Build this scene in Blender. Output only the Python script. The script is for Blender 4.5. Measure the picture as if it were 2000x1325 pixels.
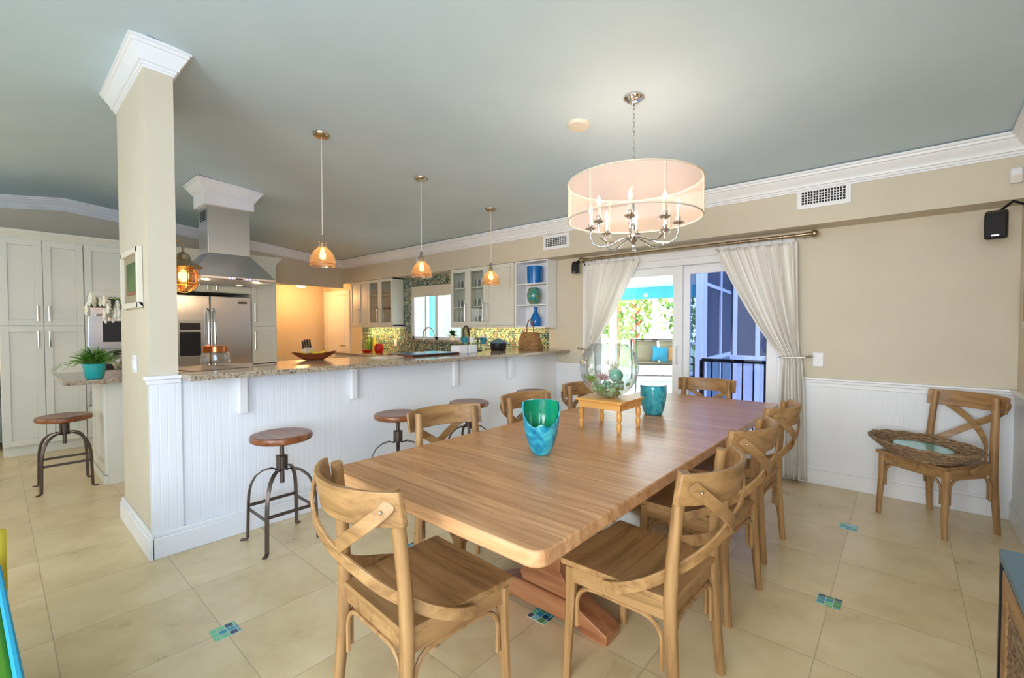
import bpy, bmesh, math, random
from mathutils import Vector, Matrix
R = math.radians
PI = math.pi
random.seed(7)
S = bpy.context.scene
for o in list(bpy.data.objects):
    bpy.data.objects.remove(o)
COL = S.collection

# ------------------------------------------------------------------ camera
cam = bpy.data.cameras.new('camera'); camo = bpy.data.objects.new('camera', cam); COL.objects.link(camo)
cam.sensor_fit = 'HORIZONTAL'; cam.sensor_width = 36; cam.lens = 36*878/2000
cam.clip_start = .02; cam.clip_end = 200
camo.location = (0, 0, 1.37); camo.rotation_euler = (R(90-1.468), 0, R(40.88))
S.camera = camo
S.view_settings.view_transform = 'Standard'; S.view_settings.look = 'None'
S.view_settings.exposure = 0.98; S.view_settings.gamma = 1.0; S.view_settings.use_curve_mapping = False

# ------------------------------------------------------------------ world
W = bpy.data.worlds.new('world'); S.world = W; W.use_nodes = True
wn = W.node_tree; wn.nodes.clear()
wo = wn.nodes.new('ShaderNodeOutputWorld'); wb = wn.nodes.new('ShaderNodeBackground')
wb.inputs[0].default_value = (.80, .90, 1, 1); wb.inputs[1].default_value = 3.2
wn.links.new(wb.outputs[0], wo.inputs[0])

def area(name, loc, target, sx, sy, power, col, spread=PI):
    l = bpy.data.lights.new(name, 'AREA'); l.shape = 'RECTANGLE'; l.size = sx; l.size_y = sy
    l.energy = power; l.color = col; l.spread = spread
    o = bpy.data.objects.new(name, l); COL.objects.link(o); o.location = loc
    o.rotation_euler = (Vector(target)-Vector(loc)).to_track_quat('-Z', 'Y').to_euler()
    return o
def point(name, loc, power, col, r=.03):
    l = bpy.data.lights.new(name, 'POINT'); l.energy = power; l.color = col; l.shadow_soft_size = r
    o = bpy.data.objects.new(name, l); COL.objects.link(o); o.location = loc
    return o
# side daylight, plus area fills added behind the camera to brighten the room
area('fill_behind', (.4, -2.9, 1.6), (.2, 4.7, .7), 3.6, 2.0, 62, (.88, .93, 1), R(120))  # added fill, aimed at the right end of the back wall
area('fill_rear', (-1.6, -2.9, 1.4), (-1.6, 2.4, 2.6), 3.4, 1.8, 26, (.76, .87, 1))  # added fill, tilted up towards the ceiling
area('daylight_side', (3.3, -1.2, 1.4), (-3.3, 2.4, .9), 2.8, 1.9, 126, (.48, .65, 1))
area('fill_kitchen', (-6.2, -2.9, 1.6), (-6.0, 3, 1.6), 2.6, 1.6, 20, (.95, .95, .92))  # added fill for the kitchen side
sun = bpy.data.lights.new('sun', 'SUN'); sun.energy = 2.4; sun.angle = R(3); sun.color = (1, .96, .88)
suno = bpy.data.objects.new('sun', sun); COL.objects.link(suno); suno.rotation_euler = (R(25), 0, R(15))

# ------------------------------------------------------------------ materials
def lin(c):
    c = c/255
    return c/12.92 if c <= .04045 else ((c+.055)/1.055)**2.4
def rgb(r, g, b): return (lin(r), lin(g), lin(b), 1)
MATS = {}
def mat(name, col, rough=.5, metal=0, spec=.5, **kw):
    m = bpy.data.materials.new(name); m.use_nodes = True
    b = m.node_tree.nodes['Principled BSDF']
    b.inputs['Base Color'].default_value = col; b.inputs['Roughness'].default_value = rough
    b.inputs['Metallic'].default_value = metal; b.inputs['Specular IOR Level'].default_value = spec
    for k, v in kw.items(): b.inputs[k.replace('_', ' ')].default_value = v
    MATS[name] = m
    return m
def nd(m, t, **kw):
    n = m.node_tree.nodes.new(t)
    for k, v in kw.items(): setattr(n, k, v)
    return n
def lk(m, a, b): m.node_tree.links.new(a, b)
def bsdf(m): return m.node_tree.nodes['Principled BSDF']
def math_(m, op, a, b=None, c=None):
    n = nd(m, 'ShaderNodeMath', operation=op)
    for i, v in enumerate((a, b, c)):
        if v is None: continue
        if hasattr(v, 'default_value') or hasattr(v, 'is_linked'): lk(m, v, n.inputs[i])
        else: n.inputs[i].default_value = v
    return n.outputs[0]
def ramp(m, fac, stops, interp='LINEAR'):
    n = nd(m, 'ShaderNodeValToRGB'); n.color_ramp.interpolation = interp
    e = n.color_ramp.elements
    while len(e) < len(stops): e.new(.5)
    for i, (p, c) in enumerate(stops): e[i].position = p; e[i].color = c
    lk(m, fac, n.inputs[0]); return n.outputs[0]
def coords(m, scale=(1, 1, 1), rnd=False):
    tc = nd(m, 'ShaderNodeTexCoord'); mp = nd(m, 'ShaderNodeMapping'); mp.inputs['Scale'].default_value = scale
    lk(m, tc.outputs['Object'], mp.inputs[0])
    if rnd:
        oi = nd(m, 'ShaderNodeObjectInfo'); sc = math_(m, 'MULTIPLY', oi.outputs['Random'], 37.0)
        cb = nd(m, 'ShaderNodeCombineXYZ'); lk(m, sc, cb.inputs[0]); lk(m, sc, cb.inputs[1]); lk(m, sc, cb.inputs[2])
        lk(m, cb.outputs[0], mp.inputs['Location'])
    return mp.outputs[0]
def noise(m, vec, scale, detail=4, rough=.55, dist=0):
    n = nd(m, 'ShaderNodeTexNoise'); n.inputs['Scale'].default_value = scale; n.inputs['Detail'].default_value = detail
    n.inputs['Roughness'].default_value = rough; n.inputs['Distortion'].default_value = dist
    lk(m, vec, n.inputs['Vector']); return n.outputs['Fac']
def bump(m, h, strength=.3, dist=.01):
    n = nd(m, 'ShaderNodeBump'); n.inputs['Strength'].default_value = strength; n.inputs['Distance'].default_value = dist
    lk(m, h, n.inputs['Height']); lk(m, n.outputs[0], bsdf(m).inputs['Normal'])
def mixc(m, fac, a, b, mode='MIX'):
    n = nd(m, 'ShaderNodeMix', data_type='RGBA', blend_type=mode)
    for s, v in ((n.inputs['Factor'], fac), (n.inputs['A'], a), (n.inputs['B'], b)):
        pass
    ins = [i for i in n.inputs if i.enabled]
    for s, v in zip(ins, (fac, a, b)):
        if hasattr(v, 'is_linked'): lk(m, v, s)
        else: s.default_value = v
    return [o for o in n.outputs if o.enabled][0]

def wood(name, c1, c2, c3, axis, rough=.45, scale=1.0, dark=.5):
    m = mat(name, c2, rough)
    sc = {'x': (1.2, 14, 14), 'y': (14, 1.2, 14), 'z': (14, 14, 1.2)}[axis]
    v = coords(m, tuple(s*scale for s in sc), True)
    n1 = noise(m, v, 1.6, 6, .6, .6); n2 = noise(m, coords(m, (3, 3, 3), True), 1.3, 3)
    c = ramp(m, n1, [(.30, c1), (.5, c2), (.72, c3)])
    c = mixc(m, math_(m, 'MULTIPLY', n2, dark), c, c1)
    lk(m, c, bsdf(m).inputs['Base Color']); bump(m, n1, .12, .004)
    return m
oak = (rgb(128, 94, 56), rgb(176, 134, 84), rgb(198, 158, 106))
wood('oak_x', *oak, 'x'); wood('oak_y', *oak, 'y'); wood('oak_z', *oak, 'z')
wood('pine_x', rgb(205, 140, 62), rgb(232, 172, 92), rgb(242, 190, 115), 'x', .35, 1, .3)
wood('stool_wood', rgb(96, 52, 26), rgb(142, 84, 44), rgb(176, 112, 64), 'x', .28, 1, .3)
wood('bowl_wood', rgb(80, 32, 12), rgb(130, 62, 28), rgb(160, 86, 40), 'x', .35, 1, .3)
wood('mahogany', rgb(140, 84, 52), rgb(180, 120, 80), rgb(200, 144, 102), 'x', .35, 1, .3)

def table_mat():
    m = mat('table_top', rgb(190, 140, 95), .3, Coat_Weight=.12, Coat_Roughness=.25)
    tc = nd(m, 'ShaderNodeTexCoord'); sp = nd(m, 'ShaderNodeSeparateXYZ'); lk(m, tc.outputs['Object'], sp.inputs[0])
    row = math_(m, 'FLOOR', math_(m, 'MULTIPLY', sp.outputs['Y'], 1/.085))
    wnz = nd(m, 'ShaderNodeTexWhiteNoise', noise_dimensions='1D'); lk(m, row, wnz.inputs['W'])
    cb = nd(m, 'ShaderNodeCombineXYZ'); lk(m, math_(m, 'ADD', math_(m, 'MULTIPLY', sp.outputs['X'], 1.6), math_(m, 'MULTIPLY', row, 3.7)), cb.inputs[0])
    lk(m, math_(m, 'MULTIPLY', sp.outputs['Y'], 26), cb.inputs[1]); lk(m, math_(m, 'MULTIPLY', sp.outputs['Z'], 20), cb.inputs[2])
    n1 = noise(m, cb.outputs[0], 1.5, 6, .62, .5)
    c = ramp(m, n1, [(.3, rgb(168, 114, 70)), (.5, rgb(204, 152, 104)), (.72, rgb(222, 176, 130))])
    c = mixc(m, math_(m, 'MULTIPLY', wnz.outputs['Value'], .42), c, rgb(160, 108, 68))
    fr = math_(m, 'FRACT', math_(m, 'MULTIPLY', sp.outputs['Y'], 1/.085))
    seam = math_(m, 'LESS_THAN', fr, .02)
    c = mixc(m, math_(m, 'MULTIPLY', seam, .45), c, rgb(110, 68, 40))
    lk(m, c, bsdf(m).inputs['Base Color']); bump(m, n1, .06, .003)
table_mat()

def paint(name, col, rough=.6, nz=.05, sc=6, b=0):
    m = mat(name, col, rough)
    v = coords(m); n = noise(m, v, sc, 4)
    lo = tuple(x*(1-nz) for x in col[:3])+(1,); hi = tuple(min(1, x*(1+nz)) for x in col[:3])+(1,)
    lk(m, ramp(m, n, [(.3, lo), (.7, hi)]), bsdf(m).inputs['Base Color'])
    if b: bump(m, noise(m, v, 60, 3), b, .004)
    return m
paint('wall_beige', rgb(212, 201, 178), .6, .03, 3, .05)
paint('ceiling_blue', rgb(202, 221, 230), .65, .04, 1.5, .08)
paint('trim_white', rgb(240, 240, 240), .35, .02)
paint('cabinet_white', rgb(228, 226, 210), .35, .02)
paint('deck_white', rgb(225, 225, 225), .6, .04)
paint('turquoise_paint', rgb(70, 195, 205), .5, .04)
mat('white_plastic', rgb(238, 238, 240), .35)
mat('off_white', rgb(225, 215, 195), .5)
mat('black_plastic', rgb(26, 26, 30), .4)
mat('black_metal', rgb(30, 30, 34), .4, .6)
mat('dark', rgb(24, 22, 24), .7)
mat('nickel', rgb(190, 182, 170), .25, 1)
mat('chrome', rgb(215, 212, 210), .08, 1)
mat('brushed_nickel', rgb(178, 160, 132), .3, 1)
mat('copper', rgb(205, 130, 80), .25, 1)
mat('iron', rgb(104, 92, 86), .42, .85)
mat('turquoise_glaze', rgb(40, 175, 175), .15, Coat_Weight=.5)
mat('mug_teal', rgb(40, 130, 150), .2)
mat('red_enamel', rgb(190, 25, 20), .3)
mat('yellow', rgb(225, 190, 50), .5)
mat('orange_ceramic', rgb(215, 110, 40), .4)
mat('green_apple', rgb(120, 160, 40), .4)
mat('slate_blue', rgb(92, 122, 138), .4)
mat('cobalt', rgb(10, 128, 212), .12, Transmission_Weight=.35)
mat('green_fabric', rgb(80, 140, 20), .85)
mat('blue_fabric', rgb(40, 165, 205), .8)
mat('yellow_fabric', rgb(215, 195, 60), .85)
mat('orange_fabric', rgb(205, 150, 90), .85)
mat('sling', rgb(165, 150, 120), .8)
mat('bronze', rgb(90, 78, 66), .5, .5)
mat('petal', rgb(245, 242, 225), .5)
mat('heliconia', rgb(225, 60, 30), .5)
mat('navy_screen', rgb(58, 64, 88), .6)
mat('silver_tray', rgb(150, 142, 132), .3, .8)
mat('blue_tray', rgb(40, 110, 150), .25)

def leafmat(name, a, b):
    m = mat(name, a, .5); n = noise(m, coords(m, (1, 1, 1), True), 5, 3)
    lk(m, ramp(m, n, [(.35, a), (.65, b)]), bsdf(m).inputs['Base Color'])
leafmat('leaf', rgb(60, 115, 30), rgb(125, 165, 55))
leafmat('leaf_dark', rgb(30, 66, 28), rgb(70, 110, 45))
leafmat('foliage', rgb(84, 120, 34), rgb(160, 178, 84))
leafmat('foliage_dark', rgb(50, 92, 34), rgb(110, 144, 62))

def steel():
    m = mat('stainless', rgb(214, 212, 210), .27, 1, Anisotropic=.4)
steel()

def floor_mat():
    m = mat('travertine', rgb(214, 190, 150), .3)
    tc = nd(m, 'ShaderNodeTexCoord'); sp = nd(m, 'ShaderNodeSeparateXYZ'); lk(m, tc.outputs['Object'], sp.inputs[0])
    u = math_(m, 'MULTIPLY', math_(m, 'ADD', sp.outputs['X'], .25-.508*-40), 1/.508)
    v = math_(m, 'MULTIPLY', math_(m, 'ADD', sp.outputs['Y'], -.66-.512*-40), 1/.512)
    fu = math_(m, 'ABSOLUTE', math_(m, 'SUBTRACT', math_(m, 'FRACT', math_(m, 'ADD', u, .5)), .5))
    fv = math_(m, 'ABSOLUTE', math_(m, 'SUBTRACT', math_(m, 'FRACT', math_(m, 'ADD', v, .5)), .5))
    g = math_(m, 'LESS_THAN', math_(m, 'MINIMUM', fu, fv), .0038)
    cell = nd(m, 'ShaderNodeCombineXYZ'); lk(m, math_(m, 'FLOOR', u), cell.inputs[0]); lk(m, math_(m, 'FLOOR', v), cell.inputs[1])
    wz = nd(m, 'ShaderNodeTexWhiteNoise', noise_dimensions='3D'); lk(m, cell.outputs[0], wz.inputs['Vector'])
    ad = nd(m, 'ShaderNodeVectorMath', operation='MULTIPLY_ADD'); lk(m, wz.outputs['Color'], ad.inputs[0]); ad.inputs[1].default_value = (9, 9, 9); lk(m, tc.outputs['Object'], ad.inputs[2])
    n1 = noise(m, ad.outputs[0], 3.2, 8, .62, .3)
    c = ramp(m, n1, [(.3, rgb(208, 184, 138)), (.52, rgb(226, 204, 160)), (.75, rgb(236, 218, 180))])
    c = mixc(m, math_(m, 'MULTIPLY', wz.outputs['Value'], .12), c, rgb(190, 162, 118))
    c = mixc(m, math_(m, 'MULTIPLY', g, .6), c, rgb(150, 130, 104))
    lk(m, c, bsdf(m).inputs['Base Color'])
    lk(m, math_(m, 'ADD', math_(m, 'MULTIPLY', n1, .16), .22), bsdf(m).inputs['Roughness'])
    bump(m, math_(m, 'SUBTRACT', 1.0, g), .15, .003)
floor_mat()

def bead(name, axis, col):
    m = mat(name, col, .4)
    tc = nd(m, 'ShaderNodeTexCoord'); sp = nd(m, 'ShaderNodeSeparateXYZ'); lk(m, tc.outputs['Object'], sp.inputs[0])
    f = math_(m, 'FRACT', math_(m, 'ADD', math_(m, 'MULTIPLY', sp.outputs[axis], 1/.041), 400.0))
    h = math_(m, 'MINIMUM', math_(m, 'MULTIPLY', math_(m, 'ABSOLUTE', math_(m, 'SUBTRACT', f, .5)), 9.0), 1.0)
    bump(m, h, .22, .003)
bead('beadboard_x', 'X', rgb(236, 238, 240)); bead('beadboard_y', 'Y', rgb(236, 238, 240))

def granite():
    m = mat('granite', rgb(170, 150, 125), .15)
    v = coords(m)
    n1 = noise(m, v, 60, 4, .8)
    n2 = noise(m, v, 22, 4)
    c = ramp(m, n1, [(.38, rgb(70, 58, 50)), (.46, rgb(150, 130, 108)), (.54, rgb(200, 186, 162)), (.62, rgb(120, 104, 92))])
    c = mixc(m, math_(m, 'MULTIPLY', n2, .25), c, rgb(176, 156, 126))
    lk(m, c, bsdf(m).inputs['Base Color'])
granite()

def mosaic(name, size, ax, stops, rough=.15, grout=(.5, .46, .36, 1)):
    m = mat(name, (1, 1, 1, 1), rough)
    tc = nd(m, 'ShaderNodeTexCoord'); sp = nd(m, 'ShaderNodeSeparateXYZ'); lk(m, tc.outputs['Object'], sp.inputs[0])
    u = math_(m, 'MULTIPLY', sp.outputs[ax[0]], 1/size); v = math_(m, 'MULTIPLY', sp.outputs[ax[1]], 1/size)
    cell = nd(m, 'ShaderNodeCombineXYZ'); lk(m, math_(m, 'FLOOR', u), cell.inputs[0]); lk(m, math_(m, 'FLOOR', v), cell.inputs[1])
    wz = nd(m, 'ShaderNodeTexWhiteNoise', noise_dimensions='2D'); lk(m, cell.outputs[0], wz.inputs['Vector'])
    fu = math_(m, 'FRACT', u); fv = math_(m, 'FRACT', v)
    g = math_(m, 'LESS_THAN', math_(m, 'MINIMUM', fu, fv), .1)
    c = ramp(m, wz.outputs['Value'], stops, 'CONSTANT')
    lk(m, mixc(m, g, c, grout), bsdf(m).inputs['Base Color'])
mosaic('mosaic_wall', .026, ('X', 'Z'), [(0, rgb(50, 96, 88)), (.18, rgb(148, 168, 140)), (.36, rgb(90, 110, 84)), (.5, rgb(196, 186, 150)), (.64, rgb(36, 66, 70)), (.78, rgb(120, 100, 66)), (.9, rgb(92, 150, 150))])
mosaic('mosaic_floor', .0333, ('X', 'Y'), [(0, rgb(40, 150, 170)), (.3, rgb(60, 150, 90)), (.5, rgb(120, 200, 210)), (.7, rgb(30, 80, 110)), (.85, rgb(110, 200, 150))], .15, rgb(190, 205, 190))

def woven(name, a, b, c3, sc=1):
    m = mat(name, b, .6)
    v = coords(m, (30*sc, 30*sc, 90*sc)); n = noise(m, v, 1.4, 4, .6, 1.0)
    lk(m, ramp(m, n, [(.32, a), (.5, b), (.68, c3)]), bsdf(m).inputs['Base Color']); bump(m, n, .8, .01)
woven('seagrass', rgb(104, 66, 34), rgb(178, 130, 78), rgb(214, 172, 118))
woven('wicker', rgb(88, 66, 44), rgb(148, 116, 82), rgb(186, 158, 124))

def glaze(name, cols, sc=9, rough=.12, dist=1.5):
    m = mat(name, cols[1], rough, Coat_Weight=.5)
    n = noise(m, coords(m, (1, 1, .6), True), sc, 5, .6, dist)
    lk(m, ramp(m, n, [(.3, cols[0]), (.45, cols[1]), (.56, cols[2]), (.7, cols[3])]), bsdf(m).inputs['Base Color'])
glaze('blue_glaze', (rgb(20, 90, 130), rgb(30, 150, 180), rgb(80, 195, 205), rgb(70, 110, 170)))
glaze('teal_glaze_inside', (rgb(10, 110, 90), rgb(20, 140, 110), rgb(30, 150, 100), rgb(60, 170, 130)), 4)
glaze('aqua_glaze', (rgb(10, 100, 130), rgb(30, 150, 175), rgb(70, 185, 200), rgb(20, 120, 140)), 14)
glaze('art_glaze', (rgb(20, 90, 90), rgb(40, 150, 140), rgb(150, 130, 70), rgb(20, 70, 90)), 12)

def glassy(name, tint=(1, 1, 1, 1), refl=.06, rough=.0, glow=0, pw_=1.7):
    m = bpy.data.materials.new(name); m.use_nodes = True; t = m.node_tree; t.nodes.clear()
    out = t.nodes.new('ShaderNodeOutputMaterial'); mx = t.nodes.new('ShaderNodeMixShader')
    tr = t.nodes.new('ShaderNodeBsdfTransparent'); tr.inputs[0].default_value = tint
    gl = t.nodes.new('ShaderNodeBsdfGlossy'); gl.inputs['Roughness'].default_value = rough
    lw = t.nodes.new('ShaderNodeLayerWeight'); lw.inputs[0].default_value = .35
    mr = t.nodes.new('ShaderNodeMapRange'); mr.inputs['To Min'].default_value = refl; mr.inputs['To Max'].default_value = .9
    pw = t.nodes.new('ShaderNodeMath'); pw.operation = 'POWER'; pw.inputs[1].default_value = pw_
    t.links.new(lw.outputs['Facing'], pw.inputs[0]); t.links.new(pw.outputs[0], mr.inputs[0])
    t.links.new(mr.outputs[0], mx.inputs[0]); t.links.new(tr.outputs[0], mx.inputs[1]); t.links.new(gl.outputs[0], mx.inputs[2])
    t.links.new(mx.outputs[0], out.inputs[0]); MATS[name] = m
    if glow:      # seeded amber glass scatters a little of the bulb's light
        tl = t.nodes.new('ShaderNodeBsdfTranslucent'); tl.inputs[0].default_value = (1, .80, .58, 1); m2 = t.nodes.new('ShaderNodeMixShader'); m2.inputs[0].default_value = glow
        t.links.new(mx.outputs[0], m2.inputs[1]); t.links.new(tl.outputs[0], m2.inputs[2]); t.links.new(m2.outputs[0], out.inputs[0])
glassy('clear_glass'); glassy('thin_glass', (.97, .99, .98, 1), .03); glassy('amber_glass', (1, .88, .68, 1), .09, glow=.10); glassy('lantern_glass', (1, .66, .34, 1), .08); glassy('bowl_glass', (.90, .95, .94, 1), .10, pw_=1.1)
glassy('blue_tint_glass', (.42, .48, .68, 1), .04); glassy('blue_glass', (.12, .55, .95, 1), .08); glassy('green_glass', (.5, .85, .5, 1), .12)
glassy('hood_glass', (.8, .85, .82, 1), .1)

def sheer(name, col, transp, lucent):
    m = bpy.data.materials.new(name); m.use_nodes = True; t = m.node_tree; t.nodes.clear()
    out = t.nodes.new('ShaderNodeOutputMaterial')
    tr = t.nodes.new('ShaderNodeBsdfTransparent'); df = t.nodes.new('ShaderNodeBsdfDiffuse'); tl = t.nodes.new('ShaderNodeBsdfTranslucent')
    df.inputs[0].default_value = col; tl.inputs[0].default_value = col
    a = t.nodes.new('ShaderNodeMixShader'); a.inputs[0].default_value = lucent
    t.links.new(df.outputs[0], a.inputs[1]); t.links.new(tl.outputs[0], a.inputs[2])
    b = t.nodes.new('ShaderNodeMixShader'); b.inputs[0].default_value = transp
    t.links.new(a.outputs[0], b.inputs[1]); t.links.new(tr.outputs[0], b.inputs[2]); t.links.new(b.outputs[0], out.inputs[0])
    MATS[name] = m
sheer('shade_sheer', rgb(250, 222, 208), .64, .5); sheer('curtain_linen', rgb(255, 251, 242), .0, .22)

def emit(name, col, s):
    m = mat(name, (0, 0, 0, 1)); b = bsdf(m); b.inputs['Emission Color'].default_value = col; b.inputs['Emission Strength'].default_value = s
emit('bulb', rgb(255, 190, 100), 9); emit('flame_bulb', rgb(255, 214, 150), 6); emit('lamp_dome', rgb(255, 205, 140), 3.2)
emit('hood_lamp', rgb(255, 200, 130), 4); emit('led_blue', rgb(130, 120, 255), 4); emit('display_green', rgb(60, 90, 60), .5)

# ------------------------------------------------------------------ mesh builder
class MB:
    def __init__(s): s.v = []; s.f = []; s.sm = []
    def add(s, vs, fs, smooth=False, M=None):
        b = len(s.v)
        for p in vs:
            p = Vector(p)
            s.v.append(M @ p if M is not None else p)
        for f in fs: s.f.append([b+i for i in f]); s.sm.append(smooth)
        return s
    def box(s, x0, y0, z0, x1, y1, z1, M=None):
        x0, x1 = min(x0, x1), max(x0, x1); y0, y1 = min(y0, y1), max(y0, y1); z0, z1 = min(z0, z1), max(z0, z1)
        vs = [(x, y, z) for z in (z0, z1) for y in (y0, y1) for x in (x0, x1)]
        return s.add(vs, [(0, 2, 3, 1), (4, 5, 7, 6), (0, 1, 5, 4), (2, 6, 7, 3), (0, 4, 6, 2), (1, 3, 7, 5)], False, M)
    def prism(s, poly, axis, a, b, M=None, smooth=False):
        # poly: 2D ccw points; extruded along axis ('x': poly=(y,z); 'y': poly=(x,z); 'z': poly=(x,y))
        f = {'x': lambda p, t: (t, p[0], p[1]), 'y': lambda p, t: (p[0], t, p[1]), 'z': lambda p, t: (p[0], p[1], t)}[axis]
        n = len(poly); vs = [f(p, a) for p in poly]+[f(p, b) for p in poly]
        fs = [tuple(range(n)), tuple(range(2*n-1, n-1, -1))]
        s.add(vs, fs, False, M); base = len(s.v)-2*n
        for i in range(n):
            j = (i+1) % n; s.f.append([base+i, base+i+n, base+j+n, base+j]); s.sm.append(smooth)
        return s
    def lathe(s, prof, c=(0, 0, 0), seg=24, M=None, caps=True, sx=1, sy=1):
        n = len(prof); vs = []
        for i in range(seg):
            a = 2*PI*i/seg
            for r, z in prof: vs.append((c[0]+r*math.cos(a)*sx, c[1]+r*math.sin(a)*sy, c[2]+z))
        fs = []
        for i in range(seg):
            j = (i+1) % seg
            for k in range(n-1): fs.append((i*n+k, j*n+k, j*n+k+1, i*n+k+1))
        s.add(vs, fs, True, M); base = len(s.v)-len(vs)
        if caps:
            if prof[0][0] > 1e-5: s.f.append([base+i*n for i in range(seg)][::-1]); s.sm.append(False)
            if prof[-1][0] > 1e-5: s.f.append([base+i*n+n-1 for i in range(seg)]); s.sm.append(False)
        return s
    def tube(s, pts, r, seg=8, closed=False, r2=None, M=None, up=None):
        # r scalar or list; r2: second radius (flat strip, rectangular when seg==4)
        P = [Vector(p) for p in pts]; n = len(P); rs = r if isinstance(r, (list, tuple)) else [r]*n
        vs = []; prev = None
        for i in range(n):
            if closed: t = P[(i+1) % n]-P[i-1]
            else: t = P[min(i+1, n-1)]-P[max(i-1, 0)]
            if t.length < 1e-9: t = Vector((0, 0, 1))
            t.normalize()
            if up is not None: u = Vector(up)
            elif prev is not None: u = prev
            else: u = Vector((0, 0, 1)) if abs(t.z) < .9 else Vector((0, 1, 0))
            u = (u-t*u.dot(t))
            if u.length < 1e-6: u = t.orthogonal()
            u.normalize(); prev = u; w = t.cross(u)
            for k in range(seg):
                a = 2*PI*(k+.5)/seg; q = 1.0
                if seg == 4: q = 1.41421
                rr = rs[i]; ru = rr if r2 is None else r2
                vs.append(P[i]+u*math.sin(a)*ru*q+w*math.cos(a)*rr*q)
        fs = []
        for i in range(n if closed else n-1):
            j = (i+1) % n
            for k in range(seg): fs.append((i*seg+k, i*seg+(k+1) % seg, j*seg+(k+1) % seg, j*seg+k))
        s.add(vs, fs, seg > 4, M); base = len(s.v)-len(vs)
        if not closed:
            s.f.append([base+k for k in range(seg)][::-1]); s.sm.append(False)
            s.f.append([base+(n-1)*seg+k for k in range(seg)]); s.sm.append(False)
        return s
    def bar(s, p, q, w, h, up=(0, 0, 1)): return s.tube([p, q], w/2, 4, r2=h/2, up=up)
    def ball(s, c, r, seg=16, sx=1, sy=1, sz=1, M=None):
        k = 10; return s.lathe([(max(0, r*math.sin(PI*i/k)), -r*sz*math.cos(PI*i/k)) for i in range(k+1)], c, seg, M, False, sx, sy)
    def grid(s, fn, nu, nv, smooth=True):
        vs = [fn(i/nu, j/nv) for j in range(nv+1) for i in range(nu+1)]
        fs = [(j*(nu+1)+i, j*(nu+1)+i+1, (j+1)*(nu+1)+i+1, (j+1)*(nu+1)+i) for j in range(nv) for i in range(nu)]
        return s.add(vs, fs, smooth)
    def build(s, name, m, parent=None, world=False, bevel=0, solid=0, label=None):
        me = bpy.data.meshes.new(name); off = Vector((0, 0, 0))
        if world and parent is not None:
            p = parent
            while p is not None: off += p.location; p = p.parent
        me.from_pydata([v-off for v in s.v], [], s.f)
        bm = bmesh.new(); bm.from_mesh(me)
        bmesh.ops.remove_doubles(bm, verts=bm.verts, dist=1e-6)
        bmesh.ops.recalc_face_normals(bm, faces=bm.faces) if not solid else None
        bm.to_mesh(me); bm.free()
        if len(me.polygons) == len(s.sm): me.polygons.foreach_set('use_smooth', s.sm)
        else: me.polygons.foreach_set('use_smooth', [any(s.sm)]*len(me.polygons))
        me.set_sharp_from_angle(angle=R(38))
        me.materials.append(MATS[m] if isinstance(m, str) else m)
        o = bpy.data.objects.new(name, me); COL.objects.link(o)
        if parent is not None: o.parent = parent
        if solid:
            md = o.modifiers.new('solidify', 'SOLIDIFY'); md.thickness = solid; md.offset = 0
        if bevel:
            md = o.modifiers.new('bevel', 'BEVEL'); md.width = bevel; md.segments = 2; md.limit_method = 'ANGLE'; md.angle_limit = R(40)
            md.harden_normals = False
        if label: o['label'] = label
        return o
def box(*a): return MB().box(*a)
def thing(name, label, cat, loc=(0, 0, 0), rz=0, group=None):
    o = bpy.data.objects.new(name, None); COL.objects.link(o); o.location = loc; o.rotation_euler = (0, 0, rz)
    o.empty_display_size = .1
    return tag(o, label, cat, group)
def tag(o, label, cat, group=None):
    o['label'] = label; o['category'] = cat
    if group: o['group'] = group
    return o
def struct(name, mb, m, bevel=0, parent=None, world=False):
    o = mb.build(name, m, parent, world, bevel)
    if parent is None: o['kind'] = 'structure'
    return o
def kids(o): return [c for c in bpy.data.objects if c.parent == o]
def dup(root, loc, rz=None, label=None, group=None):
    r = root.copy(); COL.objects.link(r); r.location = loc
    if rz is not None: r.rotation_euler = (0, 0, rz)
    if label: r['label'] = label
    if group: r['group'] = group
    for ch in kids(root):
        c = ch.copy(); COL.objects.link(c); c.parent = r
        for g in kids(ch):
            d = g.copy(); COL.objects.link(d); d.parent = c
    return r
def arc(c, r, a0, a1, n, plane='xz'):
    out = []
    for i in range(n+1):
        a = R(a0+(a1-a0)*i/n); u = r*math.cos(a); v = r*math.sin(a)
        out.append({'xz': (c[0]+u, c[1], c[2]+v), 'yz': (c[0], c[1]+u, c[2]+v), 'xy': (c[0]+u, c[1]+v, c[2])}[plane])
    return out

# ------------------------------------------------------------------ the shell
YB = 4.72; YF = 4.47; XR = .625; XF = -8.2; RY = .62; RZ = 3.02; SL = .096
def cz(y): return RZ-SL*(y-RY) if y > RY else RZ-.13*(RY-y)
floor = struct('floor', box(-9.7, -3.3, -.1, 3.7, YB+.12, 0), 'travertine')
k = 0
for (x, y) in ((-.25, 2.708), (-.25, 3.82), (-1.27, 1.684), (-2.28, 1.684), (-2.28, .66), (-1.27, 3.73), (-2.28, 2.708), (-1.27, .66), (-2.28, 3.73), (-1.27, 2.708)):
    box(x-.05, y-.05, 0, x+.05, y+.05, .0025).build('mosaic_inset', 'mosaic_floor', floor)
me_ = MB()
me_.prism([(YB+.15, cz(YB+.15)), (RY, RZ), (-3.2, cz(-3.2)), (-3.2, cz(-3.2)+.15), (RY, RZ+.15), (YB+.15, cz(YB+.15)+.15)], 'x', -9.75, 3.7)
struct('ceiling', me_, 'ceiling_blue')
WX0, WX1, WZ0, WZ1 = -6.37, -5.10, 1.17, 2.06      # kitchen window
DX0, DX1, DZ1 = -2.86, -.80, 2.09                   # sliding door
zt = cz(YB)+.02
wb_ = MB()
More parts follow.
